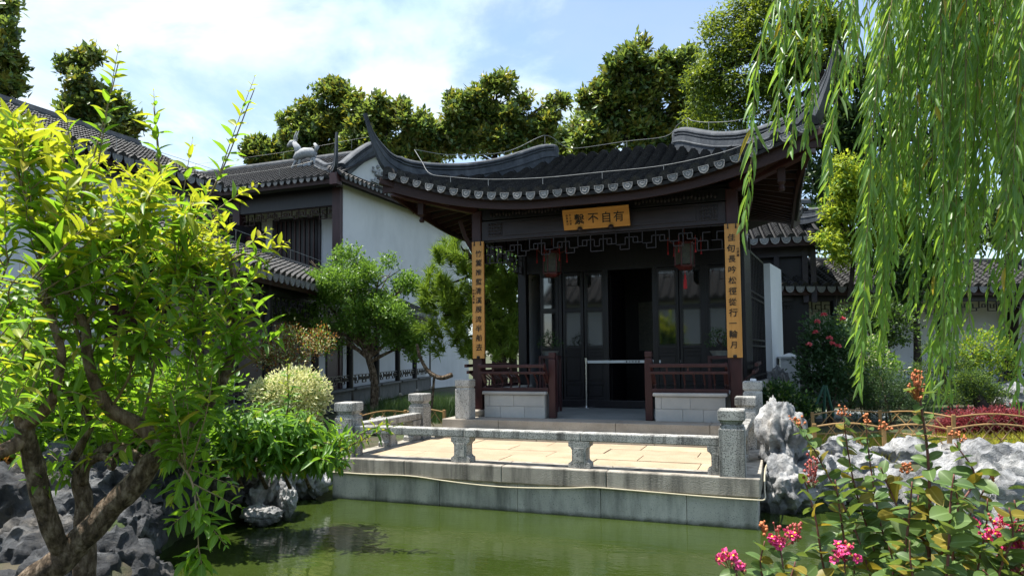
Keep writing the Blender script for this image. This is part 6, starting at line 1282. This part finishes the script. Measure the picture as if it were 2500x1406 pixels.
cmain = [((2290, 1760, 2.7), (2270, 1500, 2.7), (2268, 1350, 2.7), (2270, 1220, 2.7), (2264, 1100, 2.7), (2250, 1000, 2.7), (2240, 930, 2.7)),
         ((2230, 1760, 2.8), (2180, 1500, 2.9), (2130, 1330, 3.0), (2090, 1200, 3.0), (2070, 1100, 3.0), (2060, 1020, 3.0)), ((2200, 1760, 2.6), (2050, 1520, 2.6), (2010, 1380, 2.6), (1990, 1260, 2.6), (1960, 1160, 2.7)),
         ((2210, 1760, 2.7), (2150, 1500, 2.8), (2090, 1300, 2.9), (2000, 1120, 3.0), (1950, 1030, 3.0)), ((2260, 1760, 2.8), (2200, 1450, 2.9), (2150, 1280, 3.0), (2120, 1100, 3.1), (2115, 1035, 3.1)),
         ((2300, 1760, 2.8), (2330, 1450, 2.9), (2350, 1300, 3.0), (2400, 1200, 3.0), (2425, 1150, 3.0)), ((2320, 1760, 2.6), (2400, 1500, 2.6), (2430, 1380, 2.6), (2450, 1310, 2.6)), ((2230, 1760, 2.5), (2040, 1560, 2.4), (1930, 1440, 2.4), (1905, 1340, 2.45)),
         ((2220, 1760, 2.4), (2080, 1520, 2.4), (2065, 1400, 2.45), (2060, 1350, 2.45)), ((2200, 1760, 2.3), (1950, 1600, 2.3), (1830, 1470, 2.3), (1790, 1380, 2.35)), ((2320, 1760, 2.5), (2380, 1550, 2.5), (2470, 1400, 2.5), (2500, 1290, 2.55)),
         ((2268, 1330, 2.7), (2210, 1270, 2.75), (2170, 1190, 2.8), (2150, 1140, 2.8)), ((2268, 1280, 2.7), (2340, 1230, 2.7), (2380, 1160, 2.75), (2330, 1080, 2.8)), ((2180, 1500, 2.8), (2200, 1360, 2.8), (2210, 1280, 2.8), (2215, 1230, 2.8)), ((2330, 1450, 2.7), (2300, 1350, 2.6), (2330, 1290, 2.6), (2360, 1260, 2.6)), ((2130, 1500, 2.5), (2180, 1400, 2.5), (2170, 1330, 2.5)), ((2250, 1500, 2.4), (2290, 1420, 2.4), (2360, 1390, 2.4)), ((2050, 1520, 2.6), (1980, 1420, 2.5), (1960, 1390, 2.5)), ((2430, 1500, 2.4), (2420, 1420, 2.4), (2400, 1390, 2.4))]
for _ in range(26):
    x = rng.uniform(1850, 2520); y = rng.uniform(1150, 1400); d = rng.uniform(2.3, 3.2); xb = x+(2260-x)*.35+rng.normal()*30
    if x < 1980 and y < 1250: continue
    cmain.append(((xb, y+330, d), (x+(xb-x)*.5, y+170, d), (x+rng.normal()*10, y+70, d), (x, y, d)))
ends = [cm_stem(p, .0085 if i == 0 else .0055) for i, p in enumerate(cmain)]
cmb.build('stems', 'twig_red', CM, 'all'); CS.finish(CM, ['lf_myrtle', 'lf_myrtle_y'], 'oval', 'twig_red', 300)
def panicle(px, py, d, w_, h_, nf, nb, seedy=0):
    c = at(px, py, d); k = d/FPX; w_, h_ = w_*k, h_*k
    if nf:
        P = []; D = []; Nn = []; st = MB()
        for _ in range(nf):
            f = c+CR*rng.uniform(-1, 1)*w_+CU*rng.uniform(-1, .7)*h_+CF*rng.uniform(-1, 1)*w_*.7; ax = unit(rng.normal(size=3)-CF*.9+np.array([0, 0, .4])); t1 = unit(np.cross(ax, rng.normal(size=3))); t2 = np.cross(ax, t1)
            for j in range(6):
                a = j*math.pi/3; dr = t1*math.cos(a)+t2*math.sin(a)
                for z in range(2): P.append(f+dr*.004); D.append(dr+ax*rng.uniform(-.1, .5)+rng.normal(size=3)*.3); Nn.append(ax+rng.normal(size=3)*.6)
            st.lathe(f+ax*.004, [(.003, -.003), (.005, 0), (.002, .004)], 5)
        m = len(P); part_mesh('flower_head', leaf_mesh('flower_head', np.array(P), np.array(D), np.array(Nn), rng.uniform(.011, .018, m), rng.uniform(.011, .018, m), ['petal_pink'], None, 'leaf'), CM); st.build('stamens', 'stamen', CM)['kind'] = 'stuff'
    b = MB(); root = c-CU*h_*1.2
    for _ in range(nb):
        p = c+CR*rng.normal()*.55*w_+CU*rng.uniform(-.8, 1.3)*h_+CF*rng.normal()*.5*w_; r = rng.uniform(.0035, .0065); b.lathe(p, [(r*.3, -r), (r*.9, -r*.5), (r, 0), (r*.8, r*.6), (r*.2, r*1.1)], 7); b.tube([root+(p-root)*.3, p], .0012, 4)
    b.build('seed_head' if seedy else 'bud_cluster', 'seed_orange' if seedy else 'bud', CM, 'all')['kind'] = 'stuff'
panicle(1905, 1310, 2.45, 32, 24, 13, 20); panicle(2062, 1345, 2.45, 32, 20, 13, 10); panicle(1783, 1365, 2.35, 24, 24, 9, 10); panicle(2440, 1290, 2.55, 42, 24, 22, 16); panicle(2490, 1310, 2.5, 34, 30, 18, 14); panicle(2470, 1350, 2.5, 30, 16, 6, 16)
panicle(1985, 1155, 2.65, 20, 34, 0, 30); panicle(2210, 1145, 2.8, 18, 10, 0, 18, 1); panicle(2215, 1250, 2.8, 20, 12, 0, 16); panicle(1950, 1030, 3.0, 18, 12, 0, 14, 1); panicle(2060, 1005, 3.0, 14, 12, 0, 12, 1); panicle(2115, 1022, 3.1, 10, 10, 0, 10, 1)
panicle(2240, 945, 2.7, 18, 34, 0, 46, 1); panicle(2345, 1070, 2.8, 22, 12, 0, 14, 1); panicle(2422, 1165, 3.0, 10, 10, 0, 10, 1); panicle(2155, 1040, 2.9, 18, 10, 0, 12, 1); panicle(1865, 1290, 2.45, 10, 14, 0, 14, 1); panicle(1945, 1300, 2.45, 16, 22, 0, 22); panicle(1810, 1395, 2.35, 14, 14, 0, 14); panicle(2480, 1390, 2.5, 24, 14, 0, 18)
